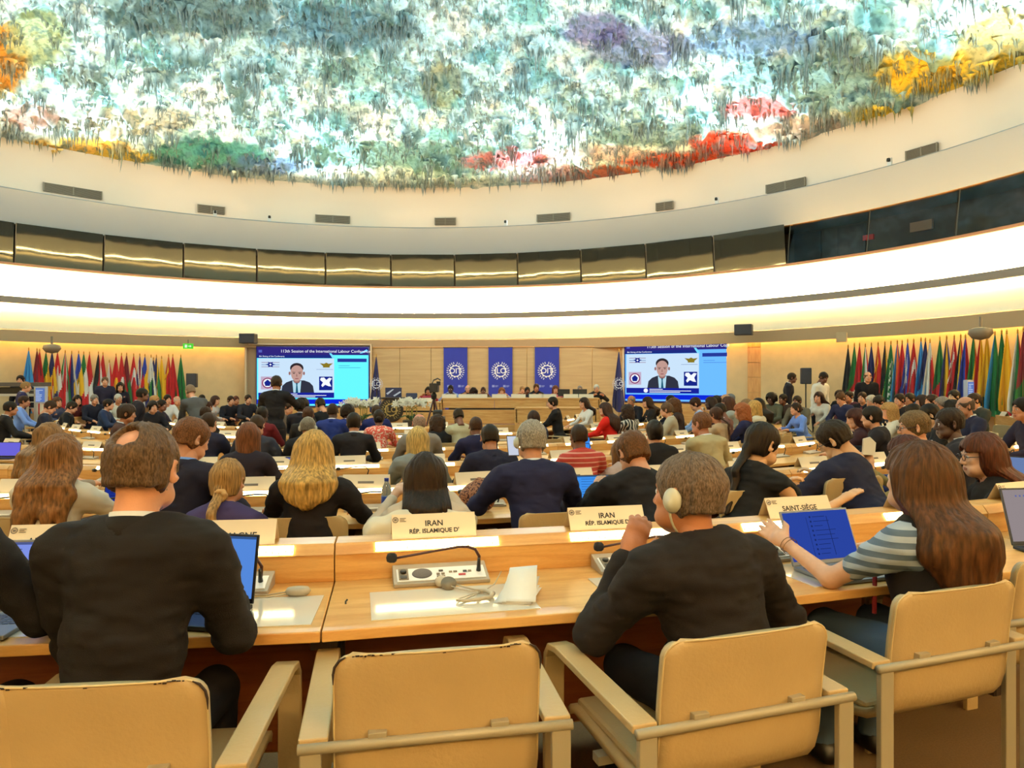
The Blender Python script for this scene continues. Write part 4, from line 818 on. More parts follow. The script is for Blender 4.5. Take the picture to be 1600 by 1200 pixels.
# ================================================================ distance field modelling
class SDF:
    def __init__(s, lo, hi, h):
        s.lo = np.array(lo, float); s.h = h; s.n = np.ceil((np.array(hi)-s.lo)/h).astype(int)+1; s.f = np.full(s.n, .3, np.float32)
    def _reg(s, lo, hi):
        a = np.clip(np.floor((np.array(lo)-s.lo)/s.h).astype(int), 0, s.n); b = np.clip(np.ceil((np.array(hi)-s.lo)/s.h).astype(int)+1, 0, s.n)
        if (b <= a).any(): return None
        g = np.meshgrid(*[s.lo[i]+s.h*np.arange(a[i], b[i], dtype=np.float32) for i in range(3)], indexing='ij', sparse=True)
        return tuple(slice(a[i], b[i]) for i in range(3)), g
    def put(s, fn, lo, hi, k=.02, op='u', m=None):
        m = (k+.04) if m is None else m; r = s._reg(np.array(lo)-m, np.array(hi)+m)
        if r is None: return s
        sl, g = r; d = fn(*g).astype(np.float32); f = s.f[sl]
        if op == 's': d = -d
        if op == 'u':
            if k: t = np.clip(.5+.5*(f-d)/k, 0, 1); s.f[sl] = f*(1-t)+d*t-k*t*(1-t)
            else: s.f[sl] = np.minimum(f, d)
        else:
            if k: t = np.clip(.5-.5*(f-d)/k, 0, 1); s.f[sl] = f*(1-t)+d*t+k*t*(1-t)
            else: s.f[sl] = np.maximum(f, d)
        return s
    def cone(s, a, b, ra, rb, k=.02, op='u', sx=1.0):
        a = np.array(a, float); b = np.array(b, float); R = max(ra, rb); ab = b-a; l2 = max(float(ab @ ab), 1e-9)
        def fn(x, y, z):
            t = np.clip(((x-a[0])*ab[0]+(y-a[1])*ab[1]+(z-a[2])*ab[2])/l2, 0, 1)
            return np.sqrt((x-a[0]-t*ab[0])**2+(y-a[1]-t*ab[1])**2+(z-a[2]-t*ab[2])**2)-(ra+(rb-ra)*t)
        return s.put(fn, np.minimum(a, b)-R, np.maximum(a, b)+R, k, op)
    def ell(s, c, r, k=.02, op='u', M=None):
        c = np.array(c, float); r = np.array(r, float); R = r.max()
        def fn(x, y, z):
            x, y, z = x-c[0], y-c[1], z-c[2]
            if M is not None: x, y, z = [M[i][0]*x+M[i][1]*y+M[i][2]*z for i in range(3)]
            q = np.sqrt((x/r[0])**2+(y/r[1])**2+(z/r[2])**2); g = np.sqrt((x/r[0]**2)**2+(y/r[1]**2)**2+(z/r[2]**2)**2)+1e-6
            return q*(q-1)/g
        return s.put(fn, c-R, c+R, k, op)
    def noise(s, amp, freq, stretch=(1, 1, 1), off=0, oct=2, band=.03):
        ii = np.argwhere(np.abs(s.f) < band); 
        if len(ii) == 0: return s
        p = (s.lo+ii*s.h)*freq*np.array(stretch)+off; s.f[tuple(ii.T)] += (amp*(fbm(p, oct)*2-.85)).astype(np.float32); return s
    def strands(s, amp, freq, zs=.12, off=0, oct=2):
        ii = np.argwhere(np.abs(s.f) < .03); p = s.lo+ii*s.h; a = np.arctan2(p[:, 0], -(p[:, 1]+.015)); rr = np.hypot(p[:, 0], p[:, 1]+.015)
        q = np.stack([a*.088*freq, rr*freq*.35, p[:, 2]*freq*zs], 1)+off; s.f[tuple(ii.T)] += (amp*(fbm(q, oct)*2-.85)).astype(np.float32); return s
    def mesh(s):
        f = s.f; f[0] = f[-1] = .3; f[:, 0] = f[:, -1] = .3; f[:, :, 0] = f[:, :, -1] = .3
        ins = (f < 0).astype(np.int8); c = np.zeros(np.array(f.shape)-1, np.int8)
        for i in (0, 1):
            for j in (0, 1):
                for k in (0, 1): c += ins[i:f.shape[0]-1+i, j:f.shape[1]-1+j, k:f.shape[2]-1+k]
        idx = np.argwhere((c > 0) & (c < 8)); cid = np.full(c.shape, -1, np.int32); cid[tuple(idx.T)] = np.arange(len(idx))
        pos = np.zeros((len(idx), 3)); cnt = np.zeros(len(idx)); C8 = [(i, j, k) for i in (0, 1) for j in (0, 1) for k in (0, 1)]
        for a in C8:
            for ax in range(3):
                if a[ax]: continue
                b = list(a); b[ax] = 1; fa = f[tuple((idx+a).T)]; fb = f[tuple((idx+b).T)]; cr = (fa < 0) != (fb < 0)
                t = np.where(cr, fa/np.where(cr, fa-fb, 1), 0); q = np.array(a, float)[None]+np.zeros((len(idx), 3)); q[:, ax] += t
                pos += q*cr[:, None]; cnt += cr
        V = s.lo+s.h*(idx+pos/cnt[:, None]); Q = []
        for ax in range(3):
            o1, o2 = (ax+1) % 3, (ax+2) % 3; sl0 = [slice(None)]*3; sl1 = [slice(None)]*3; sl0[ax] = slice(0, -1); sl1[ax] = slice(1, None)
            A = f[tuple(sl0)] < 0; B = f[tuple(sl1)] < 0; e = np.argwhere(A != B); e = e[(e[:, o1] > 0) & (e[:, o2] > 0)]
            if len(e) == 0: continue
            d1_ = np.zeros(3, int); d1_[o1] = 1; d2_ = np.zeros(3, int); d2_[o2] = 1
            q = np.stack([cid[tuple((e-d1_-d2_).T)], cid[tuple((e-d2_).T)], cid[tuple(e.T)], cid[tuple((e-d1_).T)]], 1)
            fl = ~A[tuple(e.T)]; q[fl] = q[fl][:, ::-1]; Q.append(q)
        return V, (np.concatenate(Q) if Q else np.zeros((0, 4), int))
def rotM(yaw=0, pitch=0, roll=0): return np.array(Matrix.Rotation(yaw, 3, 'Z') @ Matrix.Rotation(pitch, 3, 'X') @ Matrix.Rotation(roll, 3, 'Y'))
def np_obj(name, parts, mats, parent):
    """parts: list of (V, Q, material index or array)"""
    me = bpy.data.meshes.new(name); o = 0; VV = []; QQ = []; MM = []
    for V, Q, mi in parts:
        VV.append(V); QQ.append(Q+o); o += len(V); MM.append(np.full(len(Q), mi) if np.isscalar(mi) else mi)
    V = np.concatenate(VV); me.vertices.add(len(V)); me.vertices.foreach_set('co', V.ravel().astype(np.float32)); fill(me, np.concatenate(QQ), True, np.concatenate(MM))
    for m in mats: me.materials.append(m)
    return link(name, me, parent)
# ---------------------------------------------------------------- head, hands, hair (built once per size)
CA = {}
def head_part(res, sex):
    k = ('head', res, sex)
    if k in CA: return CA[k]
    f = SDF((-.11, -.15, -.20), (.11, .14, .14), res); w = 1.0 if sex == 'm' else .95
    f.ell((0, -.015, .030), (.074*w, .096, .086), .0); f.ell((0, .022, -.040), (.057*w, .068, .080), .03); f.ell((0, .060, -.092), (.026*w, .024, .022), .03)
    for s in (-1, 1): f.ell((s*.040, .050, -.070), (.022*w, .034, .026), .03); f.ell((s*.036, .066, -.018), (.018, .018, .018), .02)
    f.cone((-.030, .080, .026), (.030, .080, .026), .010, .010, .014)
    for s in (-1, 1): f.ell((s*.031, .097, .006), (.017, .013, .011), .010, 's')
    f.cone((0, .088, .012), (0, .106, -.028), .008, .011, .010)
    for s in (-1, 1): f.ell((s*.011, .096, -.032), (.009, .010, .008), .006)
    f.ell((0, .087, -.058), (.022, .010, .006), .006); f.ell((0, .086, -.068), (.019, .010, .007), .006)
    for s in (-1, 1): f.ell((s*.031, .077, .006), (.0125, .0125, .0115), .002)
    for s in (-1, 1):
        M = rotM(s*-.62); f.ell((s*.086*w, -.010, -.004), (.008, .021, .034), .006, M=M.T); f.ell((s*.094*w, -.003, .0), (.006, .012, .020), .006, 's', M=M.T)
    f.cone((0, -.020, -.06), (0, -.045, -.18), .052*w, .056*w, .03)
    V, Q = f.mesh(); c = V[Q].mean(1); mi = np.zeros(len(Q), int); x, y, z = np.abs(c[:, 0]), c[:, 1], c[:, 2]
    mi[((x-.031)/.0135)**2+((z-.006)/.0095)**2+((y-.084)/.010)**2 < 1] = 1; mi[((x-.031)/.0055)**2+((z-.006)/.006)**2 < (1 if True else 0)] = np.where((y > .08)[((x-.031)/.0055)**2+((z-.006)/.006)**2 < 1], 2, mi[((x-.031)/.0055)**2+((z-.006)/.006)**2 < 1])
    mi[(np.abs(z-.032-.004*np.sin(x*60)) < .0045) & (x > .012) & (x < .050) & (y > .06)] = 3; mi[((x)/.024)**2+((z+.063)/.0105)**2 < 1] = np.where((y > .07)[((x)/.024)**2+((z+.063)/.0105)**2 < 1], 4, 0)
    CA[k] = (V, Q, mi); return CA[k]
def hand_part(res, pose):
    k = ('hand', res, pose)
    if k in CA: return CA[k]
    f = SDF((-.075, -.05, -.09), (.075, .21, .06), res); f.ell((0, .045, 0), (.040, .052, .015), .0); f.cone((0, -.05, 0), (0, .02, 0), .026, .030, .02)
    curl = {'flat': .12, 'relax': .45, 'grip': 1.05, 'point': .15, 'open': -.02}[pose]; L = [.068, .076, .071, .055]; X = [.030, .011, -.010, -.029]
    for i in range(4):
        p = np.array([X[i], .082-.004*abs(i-1.2), 0.]); a = 0; sp = (X[i]*(2.2 if pose == 'open' else .9)); c = curl*(1 if i or pose != 'point' else .1)
        for q, (fr, r0, r1) in enumerate(((.48, .0100, .0092), (.30, .0092, .0085), (.24, .0085, .0072))):
            a += c*(.8 if q == 0 else 1.1); d = np.array([sp, math.cos(a), -math.sin(a)]); d /= np.linalg.norm(d); n = p+d*L[i]*fr*(.9); f.cone(p, n, r0, r1, .006 if q else .012); p = n
    p = np.array([.030, .018, -.002]); d = np.array([.72, .68, -.25 if pose != 'open' else .05])
    for q, (l, r0, r1) in enumerate(((.042, .0150, .0120), (.030, .0118, .0105), (.026, .0105, .0085))):
        dd = d/np.linalg.norm(d); n = p+dd*l; f.cone(p, n, r0, r1, .012 if q == 0 else .006); p = n; d = d+np.array([-.22, .2, -.35*max(curl, .1)])
    V, Q = f.mesh(); CA[k] = (V, Q, np.zeros(len(Q), int)); return CA[k]
HAIRS = {}
def hair_part(res, kind, sex='m', len_=0):
    k = ('hair', res, kind, sex, len_)
    if k in CA: return CA[k]
    low = -.20; 
    if kind.startswith(('long', 'pony', 'wavy', 'dread')): low = -.62 if len_ == 0 else -len_-.1
    wide = .24 if low < -.3 else .17
    f = SDF((-wide, -.24 if low < -.3 else -.20, low), (wide, .16, .20), res); w = 1.0 if sex == 'm' else .95; R = res
    th = {'short': .012, 'thin': .008, 'receding': .011, 'neat': .015, 'bob': .022, 'bun': .014, 'claw': .016, 'pony': .013, 'curly': .032, 'afro': .055, 'long': .020, 'wavy': .022, 'bangs': .022, 'fringe': .008, 'scarf': .020, 'mess': .024, 'cap': .018}.get(kind.split('_')[0], .015)
    f.ell((0, -.016, .032), (.074*w+th, .097+th, .086+th), .0); f.ell((0, -.045, -.03), (.066*w+th, .055+th, .072+th*.5), .02)
    kd = kind.split('_')[0]; L = -low-.1
    if kd in ('long', 'bangs', 'pony_long') or kind.startswith('long'):
        f.cone((0, -.045, -.02), (0, -.085, -L*.55), .088, .098, .05); f.cone((0, -.085, -L*.55), (0, -.10, -L+.05), .090, .070, .05)
        for s in (-1, 1): f.cone((s*.055, -.02, .02), (s*.095, -.055, -L*.6), .050, .055, .05); f.cone((s*.095, -.055, -L*.6), (s*.085, -.09, -L+.06), .055, .035, .05)
    if kd == 'wavy':
        for s, ex in ((-1, 1.0), (-.4, .9), (.4, 1.), (1, .9)):
            pts = [(s*.05, -.03, .02), (s*.085, -.06, -.10), (s*.11, -.075, -.20), (s*.10, -.09, -.30*ex), (s*.12, -.09, -.40*ex)]
            for q in range(4): f.cone(pts[q], pts[q+1], .060-.008*q, .052-.011*q, .04)
    if kd == 'bob':
        f.cone((0, -.05, .0), (0, -.06, -.13), .085, .080, .04)
        for s in (-1, 1): f.cone((s*.055, -.01, .02), (s*.075, -.01, -.12), .045, .034, .04)
    if kd in ('curly', 'mess') and sex == 'f':
        f.cone((0, -.04, .0), (0, -.07, -.12), .10, .085, .05)
        for s in (-1, 1): f.cone((s*.06, -.01, .02), (s*.09, -.03, -.13), .055, .045, .05)
    if kd == 'bun': f.ell((0, -.125, .03 if 'high' in kind else -.02), (.038, .034, .036), .012)
    if kd == 'claw': f.ell((0, -.115, .02), (.045, .036, .060), .02); f.cone((0, -.12, .05), (.02, -.13, .10), .02, .008, .01)
    if kind.startswith('pony'):
        f.ell((0, -.10, -.045), (.024, .022, .024), .02)
        pts = [(0, -.105, -.05), (.005, -.13, -.10), (0, -.13, -.18), (-.005, -.12, -.24 if 'long' not in kind else -.36)]
        for q in range(3): f.cone(pts[q], pts[q+1], .024-.003*q, .021-.004*q, .012)
    # openings: face, ears, nape
    fw = .066 if kd not in ('bangs',) else .060
    if kd in ('long', 'wavy', 'bob', 'bangs', 'curly', 'mess') and (sex == 'f' or kd == 'long'):
        f.ell((0, .115, -.03 if kd != 'bangs' else -.045), (fw, .095, .098), .01, 's')
        f.put(lambda x, y, z: -(.40*y+.0-.030+np.abs(x)*0)+0*z if False else (z*0+.034-y)+0*x-.0+np.clip(-z, 0, 1)*0+(z > .035)*.2, (-.3, -.3, low), (.3, .2, .03), .01, 's', 0)
        f.cone((0, -.01, -.10), (0, -.02, low+.02), .048, .05, .01, 's')
    else:
        f.ell((0, .115, -.045), (.085, .085, .115), .01, 's')
        f.put(lambda x, y, z: (z+.035+.55*(y+.02))+0*x, (-.2, -.2, -.22), (.2, .15, .05), .008, 's', 0) if kd not in ('short', 'thin', 'receding', 'neat', 'fringe', 'scarf', 'afro', 'mess', 'cap', 'bun', 'claw') and not kind.startswith('pony') else None
        if kd in ('bun', 'claw') or kind.startswith('pony'):
            for s in (-1, 1): f.ell((s*.085, .010, -.035), (.024, .030, .045), .008, 's')
            if not kind.startswith('pony'): f.put(lambda x, y, z: (z+.075)+0*x+0*y, (-.2, -.2, -.22), (.2, .15, .0), .01, 's', 0)
            else: f.put(lambda x, y, z: np.maximum(z+.070, -.115-y+.02+0*x)+0*x, (-.2, -.2, -.22), (.2, .15, .0), .01, 's', 0)
        elif kd != 'scarf':
            f.put(lambda x, y, z: np.maximum(z+(.058 if kd in ('short', 'receding', 'thin', 'fringe') else .074)+.5*np.clip(y+.02, -.03, .2), -10+0*x), (-.2, -.2, -.22), (.2, .15, .02), .008, 's', 0)
            for s in (-1, 1): f.ell((s*.090, .002, -.018), (.026, .028, .044), .006, 's')
    if kd in ('receding',): f.ell((-.012, -.098, .092), (.042, .044, .032), .012, 's'); f.ell((0, .075, .09), (.05, .045, .04), .015, 's')
    if kd == 'fringe': f.ell((0, .0, .095), (.085, .10, .075), .01, 's')
    am = {'curly': .020, 'afro': .014, 'wavy': .016, 'mess': .014}.get(kd, .005)
    if kd not in ('scarf', 'cap'):
        if kd in ('curly', 'afro'): f.noise(am, 34, off=5)
        elif kd in ('wavy',): f.noise(am, 20, (1, 1, .5), 9); f.noise(.008, 75, (1, 1, .2), 3)
        else: f.strands(am*1.7, 60 if R < .007 else 32, .12, 2)
        if R < .007: f.strands(.006, 150, .12 if low < -.3 else .35, 7, 1)
    V, Q = f.mesh(); CA[k] = (V, Q, 0); return CA[k]
# ---------------------------------------------------------------- materials for people
def skin_m(c): return mat('skin_%02x%02x%02x' % tuple(int(v*255) for v in c), c, .5, noise=.05, nscale=30, bump=.08, bscale=220)
def hair_m(c, tight=False):
    k = 'hair_%02x%02x%02x%d' % (*[int(v*255) for v in c], tight)
    if k in MATS: return MATS[k]
    m, n, b = nt(k); N = n.nodes; L = n.links; tc = N.new('ShaderNodeTexCoord'); sp = N.new('ShaderNodeSeparateXYZ'); L.new(tc.outputs['Object'], sp.inputs[0]); mp = N.new('ShaderNodeCombineXYZ')
    def mth(op, *v):
        q = N.new('ShaderNodeMath'); q.operation = op
        for i_, x in enumerate(v):
            if isinstance(x, (int, float)): q.inputs[i_].default_value = x
            else: L.new(x, q.inputs[i_])
        return q.outputs[0]
    y1 = mth('MULTIPLY', mth('ADD', sp.outputs[1], .015), -1); L.new(mth('MULTIPLY', mth('ARCTAN2', sp.outputs[0], y1), .088), mp.inputs[0])
    L.new(mth('MULTIPLY', mth('SQRT', mth('ADD', mth('MULTIPLY', sp.outputs[0], sp.outputs[0]), mth('MULTIPLY', y1, y1))), .25), mp.inputs[1]); L.new(mth('MULTIPLY', sp.outputs[2], .35 if tight else .07), mp.inputs[2])
    a = N.new('ShaderNodeTexNoise'); a.inputs['Scale'].default_value = 260 if tight else 190; a.inputs['Detail'].default_value = 4; L.new(mp.outputs[0], a.inputs[0])
    r = N.new('ShaderNodeValToRGB'); cl = lin(c); r.color_ramp.elements[0].position = .34; r.color_ramp.elements[0].color = tuple(v*.38 for v in cl[:3])+(1,); r.color_ramp.elements[1].position = .68; r.color_ramp.elements[1].color = tuple(min(1, v*1.45) for v in cl[:3])+(1,)
    L.new(a.outputs[0], r.inputs[0]); L.new(r.outputs[0], b.inputs['Base Color']); b.inputs['Roughness'].default_value = .5; b.inputs['Specular IOR Level'].default_value = .22; b.inputs['Specular Tint'].default_value = (1, .8, .6, 1)
    bp = N.new('ShaderNodeBump'); bp.inputs['Strength'].default_value = .55; bp.inputs['Distance'].default_value = .006; L.new(a.outputs[0], bp.inputs['Height']); L.new(bp.outputs[0], b.inputs['Normal']); MATS[k] = m; return m
def cloth(c, kind=None, c2=None):
    k = 'wear_%02x%02x%02x%s' % (*[int(v*255) for v in c], kind or '')
    if k in MATS: return MATS[k]
    if not kind: return mat(k, c, .85, bump=.25, bscale=500, sheen=.0, spec=.25)
    m, n, b = nt(k); N = n.nodes; L = n.links; tc = N.new('ShaderNodeTexCoord'); r = N.new('ShaderNodeValToRGB'); r.color_ramp.interpolation = 'CONSTANT'
    b.inputs['Roughness'].default_value = .85
    if kind == 'stripe' or kind == 'stripe_fine':
        s = N.new('ShaderNodeSeparateXYZ'); L.new(tc.outputs['Object'], s.inputs[0]); q = N.new('ShaderNodeMath'); q.operation = 'MULTIPLY'; q.inputs[1].default_value = 26 if kind == 'stripe' else 22
        fr = N.new('ShaderNodeMath'); fr.operation = 'FRACT'; L.new(s.outputs[2], q.inputs[0]); L.new(q.outputs[0], fr.inputs[0]); L.new(fr.outputs[0], r.inputs[0]); r.color_ramp.elements[1].position = .5 if kind == 'stripe' else .72
    elif kind == 'zebra':
        wv = N.new('ShaderNodeTexWave'); wv.inputs['Scale'].default_value = 5; wv.inputs['Distortion'].default_value = 9; wv.inputs['Detail'].default_value = 1; L.new(tc.outputs['Object'], wv.inputs[0]); L.new(wv.outputs[0], r.inputs[0]); r.color_ramp.elements[1].position = .5
    else:
        v = N.new('ShaderNodeTexNoise'); v.inputs['Scale'].default_value = 38 if kind == 'floral' else 90; L.new(tc.outputs['Object'], v.inputs[0]); L.new(v.outputs[0], r.inputs[0]); r.color_ramp.elements[1].position = .54
    r.color_ramp.elements[0].color = lin(c); r.color_ramp.elements[1].color = lin(c2); L.new(r.outputs[0], b.inputs['Base Color']); MATS[k] = m; return m
eyew = mat('eye_white', (.85, .82, .78), .3); iris = mat('iris', (.10, .06, .04), .2); lens_m = mat('spectacle', (.12, .10, .10), .3)
# ---------------------------------------------------------------- the person builder
def ik(s, w_, l1, l2, pole):
    s, w_, pole = [np.array(v, float) for v in (s, w_, pole)]; d = w_-s; L = np.linalg.norm(d); m = (l1+l2)*.995
    if L > m: w_ = s+d/L*m; d = w_-s; L = m
    a = (l1*l1-l2*l2+L*L)/(2*L); hgt = math.sqrt(max(l1*l1-a*a, 0)); u = d/L; p = pole-u*(pole @ u); p /= np.linalg.norm(p)+1e-9
    return s+u*a+p*hgt, w_
def person(label, pos, rz, zt, skin=(.80, .56, .40), hair='short', hc=(.16, .10, .07), top=(.10, .10, .13), sex='m', kind='sit', lean=.10, headf=.05, yaw=0, pitch=-.12, roll=0,
           wrists=None, hands=('relax', 'relax'), collar=(.93, .91, .88), coat=True, sleeve='long', pants=(.08, .08, .10), res=.018, hres=None, pat_=None, group='seated delegates', hlen=0, wid=1.0, elbow=None,
           extras=(), twist=0, side=0, rollb=0, legs=True, poles=None, glasses=False, beard=None, necktie=None, neckw=None, tops=None):
    """pos: floor point under the pelvis; rz: facing; zt: height of the top of the head"""
    T = thing('person', label, 'person', pos, rz, group); hres = hres or max(res*.55, .007) if res > .010 else (hres or .0045)
    f_ = sex == 'f'; sw = (.180 if not f_ else .160)*wid; stand = kind == 'stand'; pz = (zt*.535 if stand else .575)
    hz = zt-.118; hc_pos = np.array([side+math.sin(rollb)*.0, lean+headf, hz]); nb = np.array([side*.85, lean-.02, hz-.135]); cz = hz-.175
    sh = []
    for s in (-1, 1):
        v = np.array([s*sw, lean-.035, cz-.035]); c_, s_ = math.cos(twist), math.sin(twist); dv = v-np.array([0, lean-.035, 0]); v = np.array([side*.8+dv[0]*c_-dv[1]*s_, lean-.035+dv[0]*s_+dv[1]*c_, v[2]+s*rollb*.12]); sh.append(v)
    if wrists is None:
        wrists = [(-.16, .45, .80), (.16, .45, .80)] if not stand else [(-.25, .08, pz-.02), (.25, .08, pz-.02)]
    wr = []; el = []
    for i, s in enumerate((-1, 1)):
        pole = (s*.75, -.25, -.75) if not stand else (s*.3, -1, -.1)
        if poles and poles[i]: pole = poles[i]
        e, w2 = ik(sh[i], wrists[i], .285*(.94 if f_ else 1), .255*(.94 if f_ else 1), pole); el.append(e); wr.append(w2)
    hip = np.array([0, 0, pz]); waist = hip*.45+np.array([side*.4, lean*.45, cz*.55]); waist[2] = pz+(cz-pz)*.42; chest = np.array([side*.7, lean*.80-.01, pz+(cz-pz)*.78])
    lo = np.minimum.reduce([hip-.30, sh[0]-.16, sh[1]-.16, el[0]-.12, el[1]-.12, wr[0]-.10, wr[1]-.10]); hi = np.maximum.reduce([hip+.30, sh[0]+.16, sh[1]+.16, el[0]+.12, el[1]+.12, wr[0]+.10, wr[1]+.10, nb+.12])
    lo[2] = min(lo[2], pz-.22)
    tw = Matrix.Rotation(-twist, 3, 'Z'); TM = np.array(tw)
    def torso(f, g, a):                 # g: inflation
        f.ell(hip+np.array([0, 0, .03]), (.165*wid+g, .125+g, .125+g), .0); f.ell(waist, ((.140 if not f_ else .125)*wid+g, .105+g, .15+g), .06, M=TM)
        f.ell(chest, ((.158 if not f_ else .140)*wid+g, .112+g, .17+g), .06, M=TM); f.cone(sh[0]*.78+sh[1]*.22, sh[1]*.78+sh[0]*.22, .066+g, .066+g, .06)
        for i in (0, 1): f.cone(sh[i]*.84+nb*.16-np.array([0, 0, .004]), nb+np.array([0, -.012, -.028]), .052+g*.6, .042+g*.6, .045); f.cone(sh[i], sh[i]*.7+el[i]*.3, .056+g, .054+g, .035)
        if f_: 
            for s in (-1, 1): f.ell(chest+np.array([s*.07, .085, .0]), (.06, .055, .06), .04)
    def arm(f, i, g, upto=2.0, start=0.0):
        rA = .046+g if not f_ else .038+g; f.cone(sh[i], el[i]*min(upto, 1)+sh[i]*(1-min(upto, 1)), rA+.008, rA-.004, .03)
        if upto > 1: t = upto-1; f.cone(el[i], wr[i]*t+el[i]*(1-t), rA-.004, (rA-.004)*(1-t)+(.028+g if not f_ else .023+g)*t, .02)
    # body: one skin surface, then head and hands grown on to it
    bh = max(res, .009) if sleeve == 'long' else max(res*.7, .008)
    f = SDF(lo, hi, bh); torso(f, -.014, 0)
    for i in (0, 1): arm(f, i, -.004 if sleeve == 'long' else 0)
    f.cone(nb+np.array([0, .0, -.03]), hc_pos+np.array([0, -.02, -.07]), .052 if not f_ else .044, .050 if not f_ else .043, .03)
    if not stand or True:
        if stand:
            leg = [[(s*.09, 0, pz), (s*.10, .03, pz*.52), (s*.11, -.01, .09)] for s in (-1, 1)]
        else: leg = [[(s*.09, .02, .555), (s*.12, .42, .535), (s*.12, .44, .10)] for s in (-1, 1)]
    V, Q = f.mesh(); parts = [(V, Q, 0)]
    HM = rotM(yaw, pitch, roll); hp, hq, hm_ = head_part(hres, sex); parts.append((hp @ HM.T*1.0+hc_pos, hq, hm_))
    for i, s in enumerate((-1, 1)):
        V, Q, _ = hand_part(.0045 if hres < .006 else (.006 if res < .015 else .0085), hands[i]); d = wr[i]-el[i]; d = d/np.linalg.norm(d)
        if isinstance(poles, dict): pass
        up = np.array([0, 0, 1.0]) if abs(d[2]) < .85 else np.array([-s*1.0, .2, 0]); 
        if tops and tops[i]: up = np.array(tops[i], float)
        x = np.cross(d, up); x /= np.linalg.norm(x); z = np.cross(x, d); 
        V2 = V.copy(); Q2 = Q
        if s > 0: V2[:, 0] *= -1; Q2 = Q[:, ::-1]
        sc_ = 1.0 if not f_ else .9; B = np.stack([x, d, z], 1); parts.append((V2*sc_ @ B.T+wr[i]+d*.02, Q2, 0))
    body = np_obj('body', parts, [skin_m(skin), eyew, iris, hair_m(hc, True), skin_m(tuple(v*.78 for v in skin[:1])+tuple(v*.66 for v in skin[1:]))], T)
    # upper garment
    g = .010 if coat else .003; R_ = random.Random(len(label)*7+int(zt*1000)); off = R_.random()*50
    f = SDF(lo, hi, res); torso(f, g, 0)
    if sleeve != 'none':
        for i in (0, 1): arm(f, i, g+.004, 1.88 if sleeve == 'long' else .62)
    else:
        pass
    if coat and not stand: f.ell(hip+np.array([0, -.01, -.01]), (.185*wid, .15, .13), .05)
    if coat and stand: f.ell(hip+np.array([0, 0, -.05]), (.175*wid, .135, .14), .05)
    f.put(lambda x, y, z: (pz-(.14 if stand else .085))-z+0*x+0*y, lo, (hi[0], hi[1], pz), .01, 's', 0) if True else None
    f.noise(.016 if coat else .012, 9, (1, 1, 1.5), off, 2, .05); f.noise(.007, 24, (1, 1, 2.2), off, 2); f.noise(.006 if res < .01 else 0, 16, (.6, 1, 4.0), off+9, 2)
    f.cone(nb+np.array([0, .012, -.035]), nb+np.array([0, .03, .10]), .050 if coat or collar else .062, .075, .008, 's')
    if sleeve == 'none':
        for i in (0, 1): f.cone(sh[i]+(sh[i]-nb)*.28-np.array([0, 0, .03]), sh[i]+(sh[i]-nb)*.6-np.array([0, 0, .10]), .045, .05, .015, 's')
    topm = cloth(top, pat_[0] if pat_ else None, pat_[1] if pat_ else None)
    V, Q = f.mesh(); np_obj('jacket' if coat else ('dress' if f_ else 'shirt'), [(V, Q, 0)], [topm], T)
    # trousers
    if legs:
        f = SDF((-.26, -.22, .06), (.26, .60 if not stand else .25, pz+.12), max(res*1.2, .014)); f.ell(hip+np.array([0, 0, -.01]), (.172*wid, .135, .105), 0)
        for lg in leg: f.cone(lg[0], lg[1], .088, .066, .05); f.cone(lg[1], lg[2], .064, .048, .02)
        f.noise(.010, 12, off=off); V, Q = f.mesh(); np_obj('trousers', [(V, Q, 0)], [cloth(pants)], T)
        for lg in leg:
            a = lg[2]; f = SDF((a[0]-.07, a[1]-.10, -.01), (a[0]+.07, a[1]+.22, .13), .014); f.cone((a[0], a[1]-.03, .045), (a[0], a[1]+.14, .038), .040, .034, .0); f.cone((a[0], a[1], .06), (a[0], a[1], .10), .042, .044, .02)
            f.put(lambda x, y, z: z-.004+0*x+0*y, (-1, -1, -.02), (1, 1, .03), .0, 's', 0); V, Q = f.mesh()
            if len(Q): np_obj('shoe', [(V, Q, 0)], [dark], T)
    # hair
    if hair != 'bald':
        V, Q, _ = hair_part(hres, hair, sex, hlen); V = V.copy(); rt = HM
        if V[:, 2].min() < -.24:           # long hair hangs straight below the neck
            t = np.clip((-V[:, 2]-.05)/.15, 0, 1)[:, None]; Vr = V @ HM.T; Vs = V @ rotM(yaw*.6, 0, 0).T; Vm = Vr*(1-t)+Vs*t; V = Vm; zw = V[:, 2]+hc_pos[2]; fr = np.clip((zw-pz)/(cz-pz), 0, 1); yb = lean*fr-.125-.02*fr; tt = np.clip((-V[:, 2]-.045)/.10, 0, 1)*np.clip((.05-V[:, 1])/.06, 0, 1); tt = tt*tt*(3-2*tt); V[:, 1] += tt*np.minimum(0, yb-.070-(hc_pos[1]-.165))
        else: V = V @ HM.T
        tight = hair.split('_')[0] in ('short', 'thin', 'receding', 'neat', 'curly', 'afro', 'mess', 'fringe')
        hm2 = cloth(hc) if hair.startswith(('scarf', 'cap')) else hair_m(hc, tight); np_obj('headscarf' if hair == 'scarf' else 'hair', [(V, Q, 0)], [hm2], T).location = hc_pos
